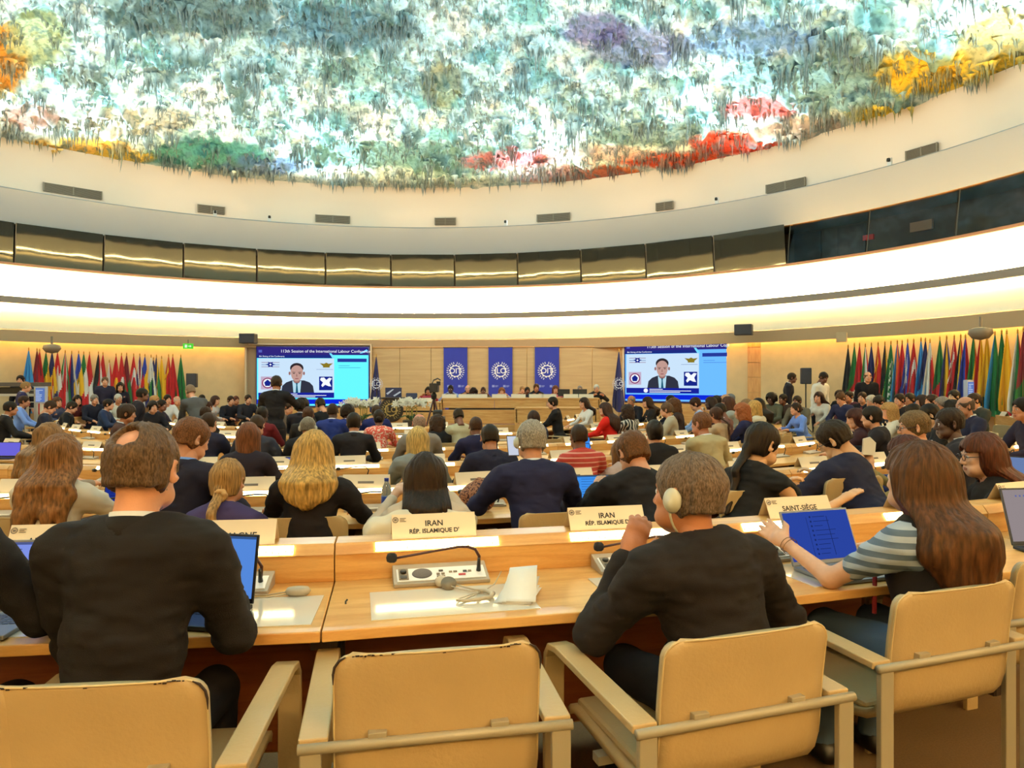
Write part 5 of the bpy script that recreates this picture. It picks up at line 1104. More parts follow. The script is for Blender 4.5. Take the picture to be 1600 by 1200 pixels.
    # collars
    def ring(name, m, r0, r1, z0, z1, gap=.0, tilt_=.25, th=.004, n=28):
        b = MB(); M = Matrix.Translation(Vector(nb)+Vector((0, -.004, 0))) @ Matrix.Rotation(-tilt_, 4, 'X')
        A = [math.radians(-90-180+gap+(360-2*gap)*i/n+180) for i in range(n+1)]
        V = []
        for a in A:
            for r, z in ((r0, z0), (r1, z1), (r1+th, z1-.001), (r0+th+.008, z0)): V.append((r*math.cos(a+math.pi), r*math.sin(a+math.pi)*1.02, z))
        b.add(V, [(i*4+q, (i+1)*4+q, (i+1)*4+(q+1) % 4, i*4+(q+1) % 4) for i in range(n) for q in range(4)], M=M); return b.obj(name, m, T, smooth=True)
    if collar: ring('shirt_collar', cloth(collar), .060 if not f_ else .052, .0565 if not f_ else .049, -.035, .030, 0)
    if coat: ring('jacket_collar', topm, .075, .062, -.045, .014, 38, .30, .006)
    if necktie: 
        f2 = MB(); y = chest[1]+.125; f2.prism([(-.02, cz-.02), (.02, cz-.02), (.03, cz-.25), (0, cz-.28), (-.03, cz-.25)], y, y+.01, axis='y'); f2.obj('necktie', cloth(necktie), T)
    HMx = Matrix.Translation(Vector(hc_pos)) @ Matrix([list(r) for r in HM]).to_4x4()
    if glasses:
        b = MB()
        for s in (-1, 1): b.tube([HMx @ Vector((s*.032+.022*math.cos(a), .104, .004+.018*math.sin(a))) for a in [i*math.pi/6 for i in range(13)]], .0022, 5); b.tube([HMx @ Vector(q) for q in ((s*.054, .100, .008), (s*.076, .06, .008), (s*.084, -.01, .006))], .0022, 5)
        b.obj('glasses', lens_m, T)
    if beard:
        f = SDF((-.09, -.06, -.13), (.09, .12, .0), hres); f.ell((0, .022, -.045), (.062, .073, .084), 0); f.put(lambda x, y, z: -(z+.045+.5*(y-.06)*0)+0*x+0*y, (-.2, -.2, -.06), (.2, .2, .05), .006, 's', 0); f.ell((0, .09, -.060), (.025, .02, .014), .004, 's'); f.noise(.004, 90)
        V, Q = f.mesh(); np_obj('beard', [(V @ HM.T+hc_pos, Q, 0)], [hair_m(beard, True)], T) if len(Q) else None
    if 'headset' in extras or 'headset_left' in extras:
        hs = mat('headset_shell', (.78, .76, .66), .3)
        for s in ((-1, 1) if 'headset' in extras else (-1,)):
            b = MB().lathe([(0, 0), (.034, .002), (.038, .012), (.033, .020), (.022, .030), (0, .033)], 20, M=HMx @ Matrix.Translation((s*.082, -.004, -.010)) @ Matrix.Rotation(s*math.pi/2, 4, 'Y') @ Matrix.Scale(.8, 4, (0, 1, 0))); b.obj('ear_cup', hs, T, smooth=True)
        MB().tube([HMx @ Vector((math.sin(a)*.098*(1 if abs(a) < 1.3 else .97), .004, -.012-.145*math.cos(a)*.75-.0)) for a in [math.radians(-88+i*11) for i in range(17)]] if 'under' in extras else [HMx @ Vector((.100*math.sin(a), -.01, -.005+.135*math.cos(a))) for a in [math.radians(-85+i*10.6) for i in range(17)]], .004, 6).obj('headset_band', hs, T, smooth=True)
    T['hc'] = 0; del T['hc']
    return T, dict(hc=hc_pos, sh=sh, el=el, wr=wr, nb=nb, HM=HMx, chest=chest, hip=hip)
# ================================================================ people of the nearest rows
def place(px, ytop, Y, rz, lean=.1, headf=.05, side=0):
    """root so that the head sits in column px at depth Y"""
    h = on(px, Y); d = Vector((-math.sin(rz), math.cos(rz), 0)); r = Vector((math.cos(rz), math.sin(rz), 0)); q = h-d*(lean+headf)-r*side; q.z = fz(q); zt = CH-(ytop-YH)/F*Y-q.z
    return q, zt
def near(label, px, ytop, Y, rz=None, **k):
    h = on(px, Y); rz = face_to(h) if rz is None else rz
    p, zt = place(px, ytop, Y, rz, k.get('lean', .10), k.get('headf', .05), k.get('side', 0)); return person(label, p, rz, zt, **k)
SK = dict(w=(.86, .60, .44), w2=(.84, .64, .50), tan=(.72, .46, .30), br=(.45, .26, .16), dk=(.28, .16, .11), as_=(.86, .66, .48))
blk = (.075, .06, .055); navy = (.08, .09, .17)
near('man in a black suit with a balding crown, back turned, beside the left laptops', 225, 668, 1.95, rz=.10, skin=SK['w'], hair='receding', hc=(.36, .27, .19), top=(.075, .055, .045), res=.009, hres=.0042, lean=.15, headf=.04, yaw=-.07, pitch=-.16,
     wrists=[(-.12, .46, .80), (.16, .46, .80)], wid=.98, poles=((-.30, -.35, -1), (.42, -.35, -1)), beard=(.55, .50, .44), group='people in the nearest row')
near('man in a black suit at the left edge, only arm and shoulder in view', -120, 640, 1.92, rz=.0, skin=SK['w'], top=blk, res=.010, lean=.20, wrists=[(-.2, .50, .80), (.22, .50, .80)], group='people in the nearest row')
_, I = near('man in a black suit with short grey hair holding a headset to his ear', 1073, 713, 2.15, rz=.40, skin=SK['tan'], hair='short', hc=(.40, .33, .27), top=(.085, .062, .055), res=.009, hres=.0042, lean=.13, headf=.03, yaw=.42, pitch=-.02, roll=.05, side=-.06,
     wrists=[(-.185, .300, .935), (.22, .38, .80)], hands=('relax', 'relax'), extras=('headset_left', 'under'), poles=((-.6, .05, -1), None), tops=((-.3, -1, .2), None), wid=1.02, group='people in the nearest row')
T, I = near('woman with very long brown hair in a black vest over a striped tee', 1433, 697, 2.48, rz=.30, skin=SK['w2'], hair='long', hlen=.35, hc=(.28, .165, .08), top=(.62, .66, .70), pat_=('stripe', (.30, .36, .42)), sex='f', coat=False, collar=None, sleeve='short', res=.008, hres=.0045, lean=.07, headf=.04, yaw=.15, pitch=-.05,
     wrists=[(-.27, .46, .86), (.20, .44, .80)], hands=('open', 'relax'), pants=(.30, .38, .48), poles=((-.5, -.3, -1.2), None), tops=((-.5, -.8, .3), None), group='people in the nearest row')
f = SDF(I['hip']-np.array([.26, .24, .12]), I['nb']+np.array([.28, .26, .05]), .010); cst = I['chest']     # black vest over the tee
f.ell(I['hip']+np.array([0, 0, .03]), (.185, .145, .14), 0); f.ell(cst*.5+I['hip']*.5, (.150, .128, .17), .06); f.ell(cst, (.160, .134, .185), .06); f.cone(I['sh'][0]*.62+I['sh'][1]*.38, I['sh'][1]*.62+I['sh'][0]*.38, .074, .074, .05)
for i in (0, 1): f.cone(I['sh'][i]*.6+I['nb']*.4, I['nb']+np.array([0, -.01, -.03]), .062, .05, .04)
f.cone(I['nb']+np.array([0, .012, -.03]), I['nb']+np.array([0, .03, .1]), .056, .08, .01, 's'); f.noise(.012, 10, off=3); V, Q = f.mesh(); np_obj('vest', [(V, Q, 0)], [cloth(blk)], T)
e, w_ = I['el'][0], I['wr'][0]; d = (w_-e)/np.linalg.norm(w_-e)
for k, r in ((.0, .031), (.018, .032)):
    c = w_-d*(.005+k); x = np.cross(d, [0, 0, 1.]); x /= np.linalg.norm(x); z = np.cross(x, d)
    MB().tube([tuple(c+r*(x*math.cos(a)+z*math.sin(a))) for a in [i*math.pi/8 for i in range(17)]], .0016, 5, cap=False).obj('bracelet', mat('bracelet', (.55, .40, .25), .3, metal=.6), T)
MB().tube([tuple(I['sh'][0]*.5+I['nb']*.5+np.array([0, .10, .0])), tuple(cst+np.array([-.08, .17, -.05])), tuple(I['hip']+np.array([-.10, .2, .08]))], .008, 6).obj('lanyard', mat('lanyard_red', (.55, .08, .10), .7), T)
# second row
R2 = 'people in the second row'
near('woman with long wavy light brown hair in a cream jacket, left edge', 97, 684, 4.15, rz=.1, skin=SK['w'], hair='wavy', hlen=.44, hc=(.48, .31, .16), top=(.86, .80, .70), sex='f', collar=None, res=.011, hres=.006, lean=.14, wrists=[(-.1, .5, .80), (.24, .52, .82)], group=R2)
near('man in a navy suit and light blue collar, head turned down to the right', 300, 656, 4.25, rz=-.1, skin=SK['w'], hair='short', hc=(.42, .26, .15), top=(.08, .08, .15), collar=(.45, .60, .85), res=.011, hres=.006, lean=.10, yaw=-.55, pitch=-.35, group=R2)
_, I = near('girl with fair hair tied low in a beige scrunchie, pink collar', 357, 720, 3.95, rz=.05, skin=SK['w'], hair='pony', hc=(.62, .46, .26), top=(.22, .18, .34), sex='f', collar=(.90, .72, .78), coat=False, res=.011, hres=.005, lean=.10, yaw=-.1, wid=.92, group=R2)
f = SDF((-.06, -.06, -.06), (.06, .06, .06), .004); 
for i in range(14):
    a = i*2.4; f.ell((.024*math.cos(a), .006*math.sin(i*3), .024*math.sin(a)), (.015, .017, .014), .004)
V, Q = f.mesh(); np_obj('scrunchie', [(V+I['hc']+np.array([.0, -.125, -.055]), Q, 0)], [mat('scrunchie', (.80, .62, .38), .8)], bpy.data.objects[_.name])
near('blonde woman with straight shoulder length hair in a black jacket', 491, 677, 4.15, rz=.08, skin=SK['w'], hair='long', hlen=.27, hc=(.76, .58, .30), top=(.07, .05, .06), sex='f', collar=None, res=.010, hres=.005, lean=.14, wid=1.05, wrists=[(-.2, .5, .80), (.22, .50, .80)], group=R2)
near('woman with long very dark hair behind the IRAN name card', 664, 712, 3.95, rz=.2, skin=SK['w2'], hair='long', hlen=.50, hc=(.10, .055, .035), top=(.80, .72, .62), sex='f', collar=None, coat=False, res=.010, hres=.005, lean=.10, group=R2)
near('grey haired man in a navy suit wearing a pale headset', 830, 659, 4.35, rz=.18, skin=SK['w'], hair='short', hc=(.62, .57, .50), top=(.09, .10, .22), res=.010, hres=.005, lean=.16, yaw=.10, extras=('headset_left',), wrists=[(-.16, .42, 1.0), (.22, .52, .80)], wid=1.05, poles=((-.8, -.3, -.8), None), group=R2)
near('person in black with short auburn hair bowed over a laptop', 988, 678, 4.30, rz=.25, skin=SK['w'], hair='neat', hc=(.36, .22, .11), top=(.055, .05, .07), collar=(.08, .07, .08), res=.011, hres=.006, lean=.22, yaw=.15, pitch=-.55, wrists=[(-.1, .6, .80), (.18, .6, .80)], group=R2)
T, I = near('woman in a black sleeveless top with fringe and ponytail, reaching right', 1192, 664, 4.20, rz=-.85, skin=SK['as_'], hair='pony_long', hc=(.07, .05, .05), top=(.05, .045, .05), sex='f', coat=False, collar=None, sleeve='none', res=.009, hres=.005, lean=.24, headf=.06, yaw=-.35, pitch=-.30,
     wrists=[(.0, .50, .84), (.36, .56, .80)], hands=('relax', 'flat'), poles=(None, (.2, -.2, -1)), group=R2)
near('man in a navy jacket hunched over his desk behind the reaching woman', 1303, 660, 4.75, rz=.55, skin=SK['as_'], hair='short', hc=(.10, .08, .07), top=(.08, .09, .18), collar=None, res=.011, hres=.006, lean=.26, yaw=.30, pitch=-.55, roll=-.15, glasses=True, wid=1.08, wrists=[(-.25, .55, .80), (.2, .55, .80)], group=R2)
T, I = near('woman with dark reddish hair holding up a white folded paper', 1413, 684, 4.9, rz=.75, skin=SK['w2'], hair='long', hlen=.32, hc=(.26, .12, .09), top=(.55, .48, .30), sex='f', collar=None, coat=False, res=.012, hres=.006, lean=.12, wrists=[(-.36, .26, .90), (.2, .45, .80)], hands=('grip', 'relax'), poles=((-.4, -.2, -1), None), group=R2)
w_ = I['wr'][0]+(I['wr'][0]-I['el'][0])/np.linalg.norm(I['wr'][0]-I['el'][0])*.13+np.array([-.045, -.035, .03]); M = Matrix.Translation(T.location) @ Matrix.Rotation(T.rotation_euler.z, 4, 'Z'); q = M @ Vector(w_)
b = MB(); b.prism([(-.05, -.055), (.05, -.065), (.06, .02), (.01, .06), (-.045, .05)], -.006, .0, axis='y'); b.prism([(-.045, -.05), (.05, -.05), (.05, .02), (.0, .05), (-.04, .045)], .002, .008, axis='y'); tag(b.obj('folded_paper', pap, loc=q, rz=.3), 'white folded paper held up in a hand right of the navy jacket', 'paper')
T, I = near('woman with glasses and long reddish brown hair in black, seen in profile', 1532, 681, 4.1, rz=1.15, skin=SK['w2'], hair='long', hlen=.50, hc=(.28, .13, .07), top=(.05, .045, .05), sex='f', collar=None, coat=False, res=.010, hres=.005, lean=.12, yaw=.25, pitch=-.12, glasses=True, group=R2)
# chairs of the second row that the photo shows
for px, Y, lb in ((475, 4.0, 'armchair behind the blonde woman in black'), (40, 4.0, 'armchair behind the woman with wavy hair'), (872, 4.15, 'armchair behind the grey haired man in navy'), (665, 3.85, 'armchair of the dark haired woman, draped in white'), (1180, 4.1, 'armchair of the reaching woman in black'), (1330, 4.6, 'armchair behind the hunched man in navy')):
    chair_back_at(px, Y, 'cream '+lb, dist=.30)
# white jacket over the chair back of the dark haired woman
b_ = on(660, 3.78); rz = face_to(b_)
f = SDF((-.32, -.12, -.42), (.32, .12, .10), .010); f.ell((0, 0, -.03), (.27, .045, .06), 0); f.ell((0, -.03, -.2), (.26, .030, .2), .05); f.cone((-.24, -.01, -.05), (-.29, -.02, -.35), .05, .035, .04); f.cone((.24, -.01, -.05), (.28, -.02, -.35), .05, .035, .04); f.noise(.02, 14); V, Q = f.mesh()
o = np_obj('draped_jacket', [(V, Q, 0)], [cloth((.90, .86, .76))], None); o.location = (b_.x, b_.y-.02, .77); o.rotation_euler.z = rz; tag(o, 'white jacket hung over the chair of the dark haired woman', 'jacket')
# bag, bottle, laptops and headsets of the second row
def seg(px, Y, z=.752): p = on(px, Y); p.z = z+fz(p); return p
f = SDF((-.15, -.10, 0), (.15, .10, .26), .009); f.ell((0, 0, .09), (.125, .075, .10), 0); f.cone((0, 0, .12), (.01, 0, .20), .07, .025, .05); f.noise(.014, 16); V, Q = f.mesh()
o = np_obj('handbag', [(V, Q, 0)], [cloth((.62, .42, .30), 'speckle', (.20, .03, .06))], None); o.location = seg(746, 4.75, .75); tag(o, 'speckled dark red cloth bag on the desk beside the navy suit', 'bag')
def bottle(p, label, h=.24):
    t = thing('water_bottle', label, 'bottle', p); m, n, b_2 = nt('bottle_plastic') if 'bottle_plastic' not in MATS else (MATS['bottle_plastic'], None, None)
    if n: b_2.inputs['Base Color'].default_value = (.55, .75, .95, 1); b_2.inputs['Roughness'].default_value = .08; b_2.inputs['Transmission Weight'].default_value = .75; MATS['bottle_plastic'] = m
    MB().lathe([(0, 0), (.030, .0), (.034, .01), (.034, .05), (.031, .06), (.034, .07), (.034, h*.62), (.030, h*.72), (.014, h*.88), (.013, h*.93), (0, h*.93)], 18).obj('bottle_body', m, t, smooth=True)
    MB().lathe([(0.0345, h*.25), (.0352, h*.26), (.0352, h*.5), (.0345, h*.51)], 18).obj('bottle_label', mat('label_blue', (.12, .25, .60), .4), t, smooth=True); MB().lathe([(0, h*.92), (.015, h*.92), (.015, h), (0, h)], 14).obj('cap', mat('cap_blue', (.10, .20, .55), .4), t)
bottle(seg(604, 4.6), 'clear water bottle with blue cap beside the dark haired woman')
def lap2(px, Y, rz, *a, **k): return laptop(seg(px, Y, .754), rz, *a, **k)
lap2(944, 4.72, .15, 'laptop with bright blue page left of the bowed auburn head', (.25, .58, .95), .33, .22, 112, 'lines', es=1.0)
lap2(440, 6.9, .05, 'laptop with lilac screen beside the woman with brown bob', (.42, .46, .82), .32, .21, 105, 'lines', es=.8)
lap2(178, 4.45, -.1, 'laptop with dark blue screen beside the cream jacket', (.12, .20, .58), .34, .24, 100, 'lines', es=.8)
headset(seg(398, 4.5, .756), .4, 'beige headset on the desk left of the blonde woman in black'); headset(seg(22, 4.4, .756), .2, 'beige headset on the desk at the left edge')
p = seg(803, 3.86, 1.0); t = thing('smartphone', 'smartphone with white screen held by the grey haired man', 'phone', seg(803, 4.75, 1.12)); MB().box(-.038, .038, 0, .008, 0, .15).obj('phone_case', MATS['phone_black'], t, bevel=.003); MB().box(-.034, .034, -.001, 0, .006, .144).obj('phone_screen', emis('phone_white', (.9, .93, 1), 1.2), t); t.rotation_euler = (-.5, 0, .2)
# ================================================================ the rest of the hall
def crowd(label, px, ytop, row, **k):
    """row: index of the desk row the person sits at, near side; -index for its far side; a float for a plain depth"""
    far = isinstance(row, str)
    if isinstance(row, float): h = on(px, row)
    else: h = circ(px, ROWS[int(row)]+.78, SC_, far)
    Y = h.y; k.setdefault('res', .013 if Y < 8 else (.016 if Y < 12 else .020)); k.setdefault('hres', .0075 if Y < 8 else .009); k.setdefault('lean', .12)
    rz = k.pop('rz', None); rz = face_to(h)+k.pop('dr', 0) if rz is None else rz; k.setdefault('group', 'delegates further down the hall'); k.setdefault('skin', SK['w'])
    p, zt = place(px, ytop, Y, rz, k['lean'], k.get('headf', .05), k.get('side', 0)); 
    if k.get('kind') != 'stand': zt = min(max(zt, 1.12), 1.46)
    k.setdefault('legs', k.get('kind') == 'stand' or Y < 9)
    seat = k.pop('seat', True); r = person(label, p, rz, zt, **k)
    if k.get('kind') != 'stand' and seat and Y < 15: 
        d = Vector((-math.sin(rz), math.cos(rz), 0)); chair(p-d*.03, rz, 'cream armchair of the '+' '.join(label.split()[:9]), 'occupied cream armchairs')
    return r
F_ = dict(sex='f', collar=None); blonde = (.74, .56, .30); brown = (.30, .18, .10); dbrown = (.16, .10, .07); black = (.06, .05, .05); grey_ = (.50, .46, .42); red = (.85, .16, .10)
dks = (.09, .09, .12); navs = (.09, .11, .22); wsh = (.90, .88, .84)
crowd('woman with brown bob in a dark jacket beside a lilac laptop', 389, 663, 2, hair='bob', hc=(.40, .22, .12), top=(.10, .08, .13), **F_)
crowd('blonde woman in a grey jacket behind the dark haired woman', 653, 669, 2, hair='bob', hc=(.80, .64, .36), top=(.50, .50, .48), wid=1.05, **F_)
crowd('man with short black hair in a navy suit, third row centre', 765, 665, 2, hair='short', hc=black, top=(.08, .09, .18), skin=SK['tan'], collar=None, pitch=-.3)
crowd('man with shaved dark head in a red striped shirt', 904, 664, 2, hair='thin', hc=(.14, .09, .07), top=(.72, .22, .16), pat_=('stripe_fine', (.88, .62, .52)), skin=SK['br'], coat=False, collar=(.72, .22, .16))
crowd('small person with light brown hair partly behind the auburn head', 970, 688, 2, hair='bob', hc=(.42, .28, .16), top=(.75, .65, .60), **F_)
crowd('woman with black hair held in a claw clip', 1022, 658, 2, hair='claw', hc=black, top=(.07, .06, .07), rz=.1, **F_)
crowd('woman with long dark red hair looking down to the left', 1336, 640, 2, hair='long', hlen=.42, hc=(.22, .09, .08), top=(.20, .10, .12), dr=.3, yaw=.4, pitch=-.3, **F_)
crowd('woman with light brown hair and a headset, far left of third row', 78, 664, 2, hair='wavy', hlen=.32, hc=(.52, .36, .20), top=(.6, .5, .4), extras=('headset',), dr=-.5, **F_)
crowd('man with dark hair in a navy suit behind the navy suited man', 327, 646, 3, hair='short', hc=dbrown, top=(.08, .09, .18))
crowd('man in a dark grey suit leaning behind the brown bob', 402, 650, 3, hair='short', hc=dbrown, top=(.16, .17, .22), lean=.2, pitch=-.4)
crowd('grey haired man with a headset in a black suit', 481, 653, 3, hair='short', hc=(.46, .42, .36), top=(.06, .06, .09), extras=('headset',))
crowd('man with thick black hair in a black suit and white collar', 553, 646, 3, hair='neat', hc=black, top=(.08, .08, .11))
crowd('woman in a coral flowered blouse with black hair in a bun', 592, 641, 4, hair='bun', hc=black, top=(.90, .36, .28), pat_=('floral', (.95, .80, .70)), coat=False, skin=SK['br'], seat=False, **F_)
crowd('bald man with pink head in a greyish jacket', 655, 647, 3, hair='fringe', hc=(.62, .50, .42), top=(.52, .48, .44), skin=(.86, .52, .38))
crowd('person with curly dark hair in black beside the bald man', 683, 650, 4, hair='curly', hc=dbrown, top=(.06, .07, .09), **F_)
crowd('man in a light olive polo shirt bending his head', 716, 639, 4, hair='thin', hc=black, top=(.74, .70, .56), coat=False, skin=SK['br'], collar=(.74, .70, .56), pitch=-.5, dr=.1)
crowd('man with shaved brown head in a navy suit, fourth row', 743, 652, 3, hair='thin', hc=(.22, .14, .10), top=(.08, .09, .22), skin=SK['br'])
crowd('dark brown head seen over the grey haired man', 833, 643, 4, hair='bob', hc=(.12, .06, .06), top=(.16, .18, .30), **F_)
crowd('woman in a bright red jacket with long dark hair', 945, 630, 4, hair='long', hlen=.36, hc=(.20, .12, .10), top=(.88, .14, .08), dr=.3, yaw=.3, sex='f', collar=None)
crowd('woman in a zebra print blouse with short curly hair', 979, 634, 4, hair='curly', hc=(.13, .08, .07), top=(.08, .07, .07), pat_=('zebra', (.85, .80, .72)), coat=False, wid=1.1, **F_)
crowd('woman with long honey blonde hair leaning left', 1050, 641, 4, hair='long', hlen=.32, hc=(.62, .43, .20), top=(.5, .42, .3), dr=.2, **F_)
crowd('bald man in a tan suit resting his face on his hand', 1095, 645, 2, hair='thin', hc=(.42, .26, .16), top=(.74, .66, .48), lean=.20, yaw=.3, wrists=[(-.06, .26, 1.06), (.2, .45, .80)], pitch=-.1, side=-.05, skin=(.78, .50, .36), hres=.006)
crowd('woman in a beige top with long dark ponytail', 1118, 637, 3, hair='pony_long', hc=(.20, .11, .08), top=(.72, .60, .46), coat=False, skin=SK['tan'], **F_)
crowd('person in a light blue shirt turned left by empty chairs', 1243, 630, 3, hair='bun', hc=(.12, .09, .09), top=(.42, .54, .82), coat=False, dr=.6, lean=.16, sex='f', collar=None)
crowd('man with glasses in a blue suit looking left', 1427, 644, 1, hair='short', hc=(.42, .32, .20), top=(.10, .15, .36), dr=.55, yaw=.3, glasses=True, hres=.006)
crowd('heavy man with dark skin in a charcoal suit looking left', 1482, 639, 1, hair='thin', hc=(.14, .10, .08), top=(.14, .13, .15), skin=(.30, .18, .12), dr=.5, yaw=.4, wid=1.12, hres=.006)
crowd('man in a dark suit in profile, cut by the right edge', 1598, 622, 7.6, hair='short', hc=black, top=(.10, .08, .16), rz=1.5, skin=SK['tan'])
# left block
crowd('man in a black suit facing right at the far left', 17, 628, 12.5, hair='short', hc=black, top=(.05, .05, .06), skin=SK['tan'], rz=-.9)
crowd('man in a light blue shirt looking right, far left', 38, 617, 15.2, hair='thin', hc=dbrown, top=(.50, .62, .88), coat=False, skin=SK['tan'], rz=-1.1)
crowd('fair haired person in navy behind the left table', 41, 597, 17.2, hair='short', hc=(.62, .46, .28), top=(.14, .14, .30), rz=-.9, kind='stand')
crowd('person with a dark cap behind the left console', 32, 587, 18.4, hair='cap', hc=(.10, .06, .05), top=(.10, .10, .14), rz=-2.8, kind='stand')
crowd('man in a dark suit bending over his papers, left block', 79, 627, 14.0, hair='short', hc=dbrown, top=(.10, .11, .18), rz=-1.1, pitch=-.5, lean=.2)
crowd('man in a black suit leaning far forward, left block', 113, 628, 15.4, hair='short', hc=black, top=(.06, .06, .08), rz=-1.2, pitch=-.4, lean=.28)
crowd('small woman with brown hair behind the left name cards', 90, 621, 17.5, hair='bob', hc=(.34, .22, .15), top=(.24, .26, .36), rz=-1.9, **F_)
crowd('woman with dark hair and pale face above the left desks', 121, 618, 17.5, hair='bob', hc=black, top=(.3, .1, .1), rz=-2.2, **F_)
crowd('grey haired man in a dark suit facing the hall, left block', 148, 617, 17.6, hair='short', hc=grey_, top=(.09, .10, .16), rz=-2.2)
crowd('security man in dark uniform standing before the left flags', 164, 589, 19.0, hair='thin', hc=(.40, .30, .22), top=(.10, .11, .20), rz=-2.6, kind='stand')
crowd('dark haired woman standing beside the left security man', 188, 598, 19.4, hair='bob', hc=black, top=(.09, .08, .14), rz=-2.6, kind='stand', **F_)
crowd('white haired man in a white shirt, left block', 185, 616, 17.8, hair='short', hc=(.80, .77, .70), top=(.82, .80, .72), coat=False, rz=-2.2, skin=SK['tan'])
crowd('man with dark hair in a blue jacket in profile, left block', 170, 624, 15.6, hair='short', hc=black, top=(.12, .18, .30), rz=-1.3)
crowd('large man in a brown jacket seen in profile, left block', 199, 627, 9.8, hair='mess', hc=dbrown, top=(.26, .17, .15), rz=-1.2, skin=SK['tan'], wid=1.1)
crowd('tall man with dark skin in black standing, left of the bending man', 223, 607, 13.0, hair='thin', hc=black, top=(.08, .07, .11), rz=-.9, kind='stand', skin=SK['br'])
crowd('fair haired person bending behind the standing dark man', 242, 617, 15.4, hair='short', hc=(.74, .52, .30), top=(.40, .26, .14), rz=-1.8)
crowd('person with wide black hair wearing a dark suit', 239, 627, 14.4, hair='bob', hc=black, top=(.07, .07, .10), rz=-2.3, collar=wsh)
crowd('man with dark skin and glasses, left of the centre aisle', 253, 625, 15.2, hair='thin', hc=black, top=(.16, .14, .20), rz=-1.6, skin=SK['br'])
crowd('person in a white shirt with dark hair, below the dark blue flag', 262, 617, 17.1, hair='short', hc=black, top=wsh, coat=False, rz=-2.3)
crowd('pink faced man with white hair under the red flags', 277, 619, 18.8, hair='fringe', hc=(.8, .75, .7), top=(.60, .45, .25), rz=-2.3)
crowd('grey suited man bending forward with outstretched arm', 297, 602, 13.4, hair='short', hc=(.52, .42, .32), top=(.30, .30, .30), rz=.9, kind='stand', lean=.28, headf=.12, side=0, wrists=[(-.1, .62, .98), (.1, .62, .98)], pitch=-.4)
crowd('seated person with dark hair under the bending grey suit', 322, 636, 12.6, hair='short', hc=dbrown, top=(.12, .11, .12), rz=-.3)
crowd('person with black hair at the foot of the stand speaker', 316, 617, 19.4, hair='short', hc=black, top=(.4, .3, .25), rz=-2.4, skin=SK['br'])
crowd('woman with long dark hair in a white blouse, left block', 337, 619, 18.4, hair='long', hlen=.22, hc=(.22, .12, .10), top=(.84, .78, .74), coat=False, rz=-1.7, **F_)
crowd('dark haired head beside the woman in white, left block', 326, 628, 17.2, hair='short', hc=(.2, .09, .07), top=(.45, .35, .3), rz=-.4)
crowd('smiling man in a dark suit, left of the left screen', 361, 619, 18.6, hair='short', hc=dbrown, top=(.09, .09, .12), rz=-2.3)
crowd('reddish haired man behind the smiling man', 369, 619, 20.4, hair='short', hc=(.34, .16, .12), top=(.3, .2, .2), rz=-2.3, skin=SK['tan'])
crowd('man in a dark suit and white shirt under the left screen frame', 388, 617, 18.6, hair='short', hc=dbrown, top=(.09, .10, .14), rz=-2.4)
# centre
crowd('man in a maroon pullover, left of centre', 410, 636, 4, hair='short', hc=black, top=(.38, .08, .10), coat=False, skin=SK['dk'], collar=None)
crowd('photographer in a black suit standing before the left screen', 432, 588, 11.6, hair='short', hc=(.12, .08, .06), top=(.05, .05, .07), rz=.15, kind='stand', skin=SK['tan'], wrists=[(-.08, .28, 1.56), (.10, .28, 1.56)], hands=('grip', 'grip'), poles=((-.8, -.2, -.6), (.8, -.2, -.6)), hres=.006, res=.014)
crowd('man with bowed head behind the photographer', 451, 627, 13.6, hair='short', hc=dbrown, top=(.40, .35, .30), rz=-2.0, pitch=-.3)
crowd('person with round black hair below the left screen', 472, 625, 5, hair='afro', hc=black, top=(.08, .08, .12), skin=SK['dk'])
crowd('man in a black suit bowed left below the left screen', 500, 617, 13.2, hair='short', hc=black, top=(.05, .06, .08), rz=.9, pitch=-.5, lean=.24)
crowd('man with brown bald head in a brown black suit', 482, 636, 4, hair='thin', hc=(.24, .15, .11), top=(.10, .09, .09), skin=SK['br'])
crowd('man with shaved head in a royal blue suit', 520, 631, 4, hair='thin', hc=(.12, .09, .08), top=(.09, .16, .42), skin=SK['dk'])
crowd('person with round afro hair in a blue suit', 543, 635, 5, hair='afro', hc=black, top=(.09, .15, .38), skin=SK['dk'])
crowd('man in a blue suit behind the flowered blouse', 588, 633, 5, hair='thin', hc=(.2, .14, .1), top=(.08, .12, .34), skin=SK['br'])
crowd('person with black hair and a black jacket before the podium', 863, 621, 5, hair='neat', hc=black, top=(.07, .07, .08), dr=.5, yaw=.3, rz=None, skin=SK['w'], **F_)
crowd('woman in a white blouse looking back to the left', 912, 622, 5, hair='long', hlen=.26, hc=(.14, .09, .08), top=(.90, .87, .82), coat=False, rz=1.9, yaw=.2, **F_)
crowd('bearded man in a dark suit below the right flag', 986, 618, 16.0, hair='fringe', hc=grey_, top=(.08, .08, .12), rz=2.4, beard=(.55, .5, .45), skin=SK['tan'])
crowd('woman with long dark hair in profile under the right screen', 1011, 621, 15.6, hair='long', hlen=.28, hc=dbrown, top=(.08, .07, .08), rz=1.6, **F_)
crowd('dark haired man under the right screen', 1047, 616, 15.5, hair='short', hc=black, top=(.15, .14, .18), rz=1.6, skin=SK['br'])
crowd('person with curly brown hair beside the honey blonde woman', 1052, 624, 13.5, hair='curly', hc=brown, top=(.20, .14, .12), rz=1.2, **F_)
crowd('light brown haired man looking left in a pale jacket', 1041, 630, 12.2, hair='short', hc=(.36, .26, .18), top=(.72, .66, .55), rz=1.2)
crowd('young man in a light blue shirt with a strap, looking down', 1086, 614, 13.6, hair='neat', hc=(.16, .08, .07), top=(.62, .72, .88), coat=False, rz=1.4, pitch=-.4, hres=.0075)
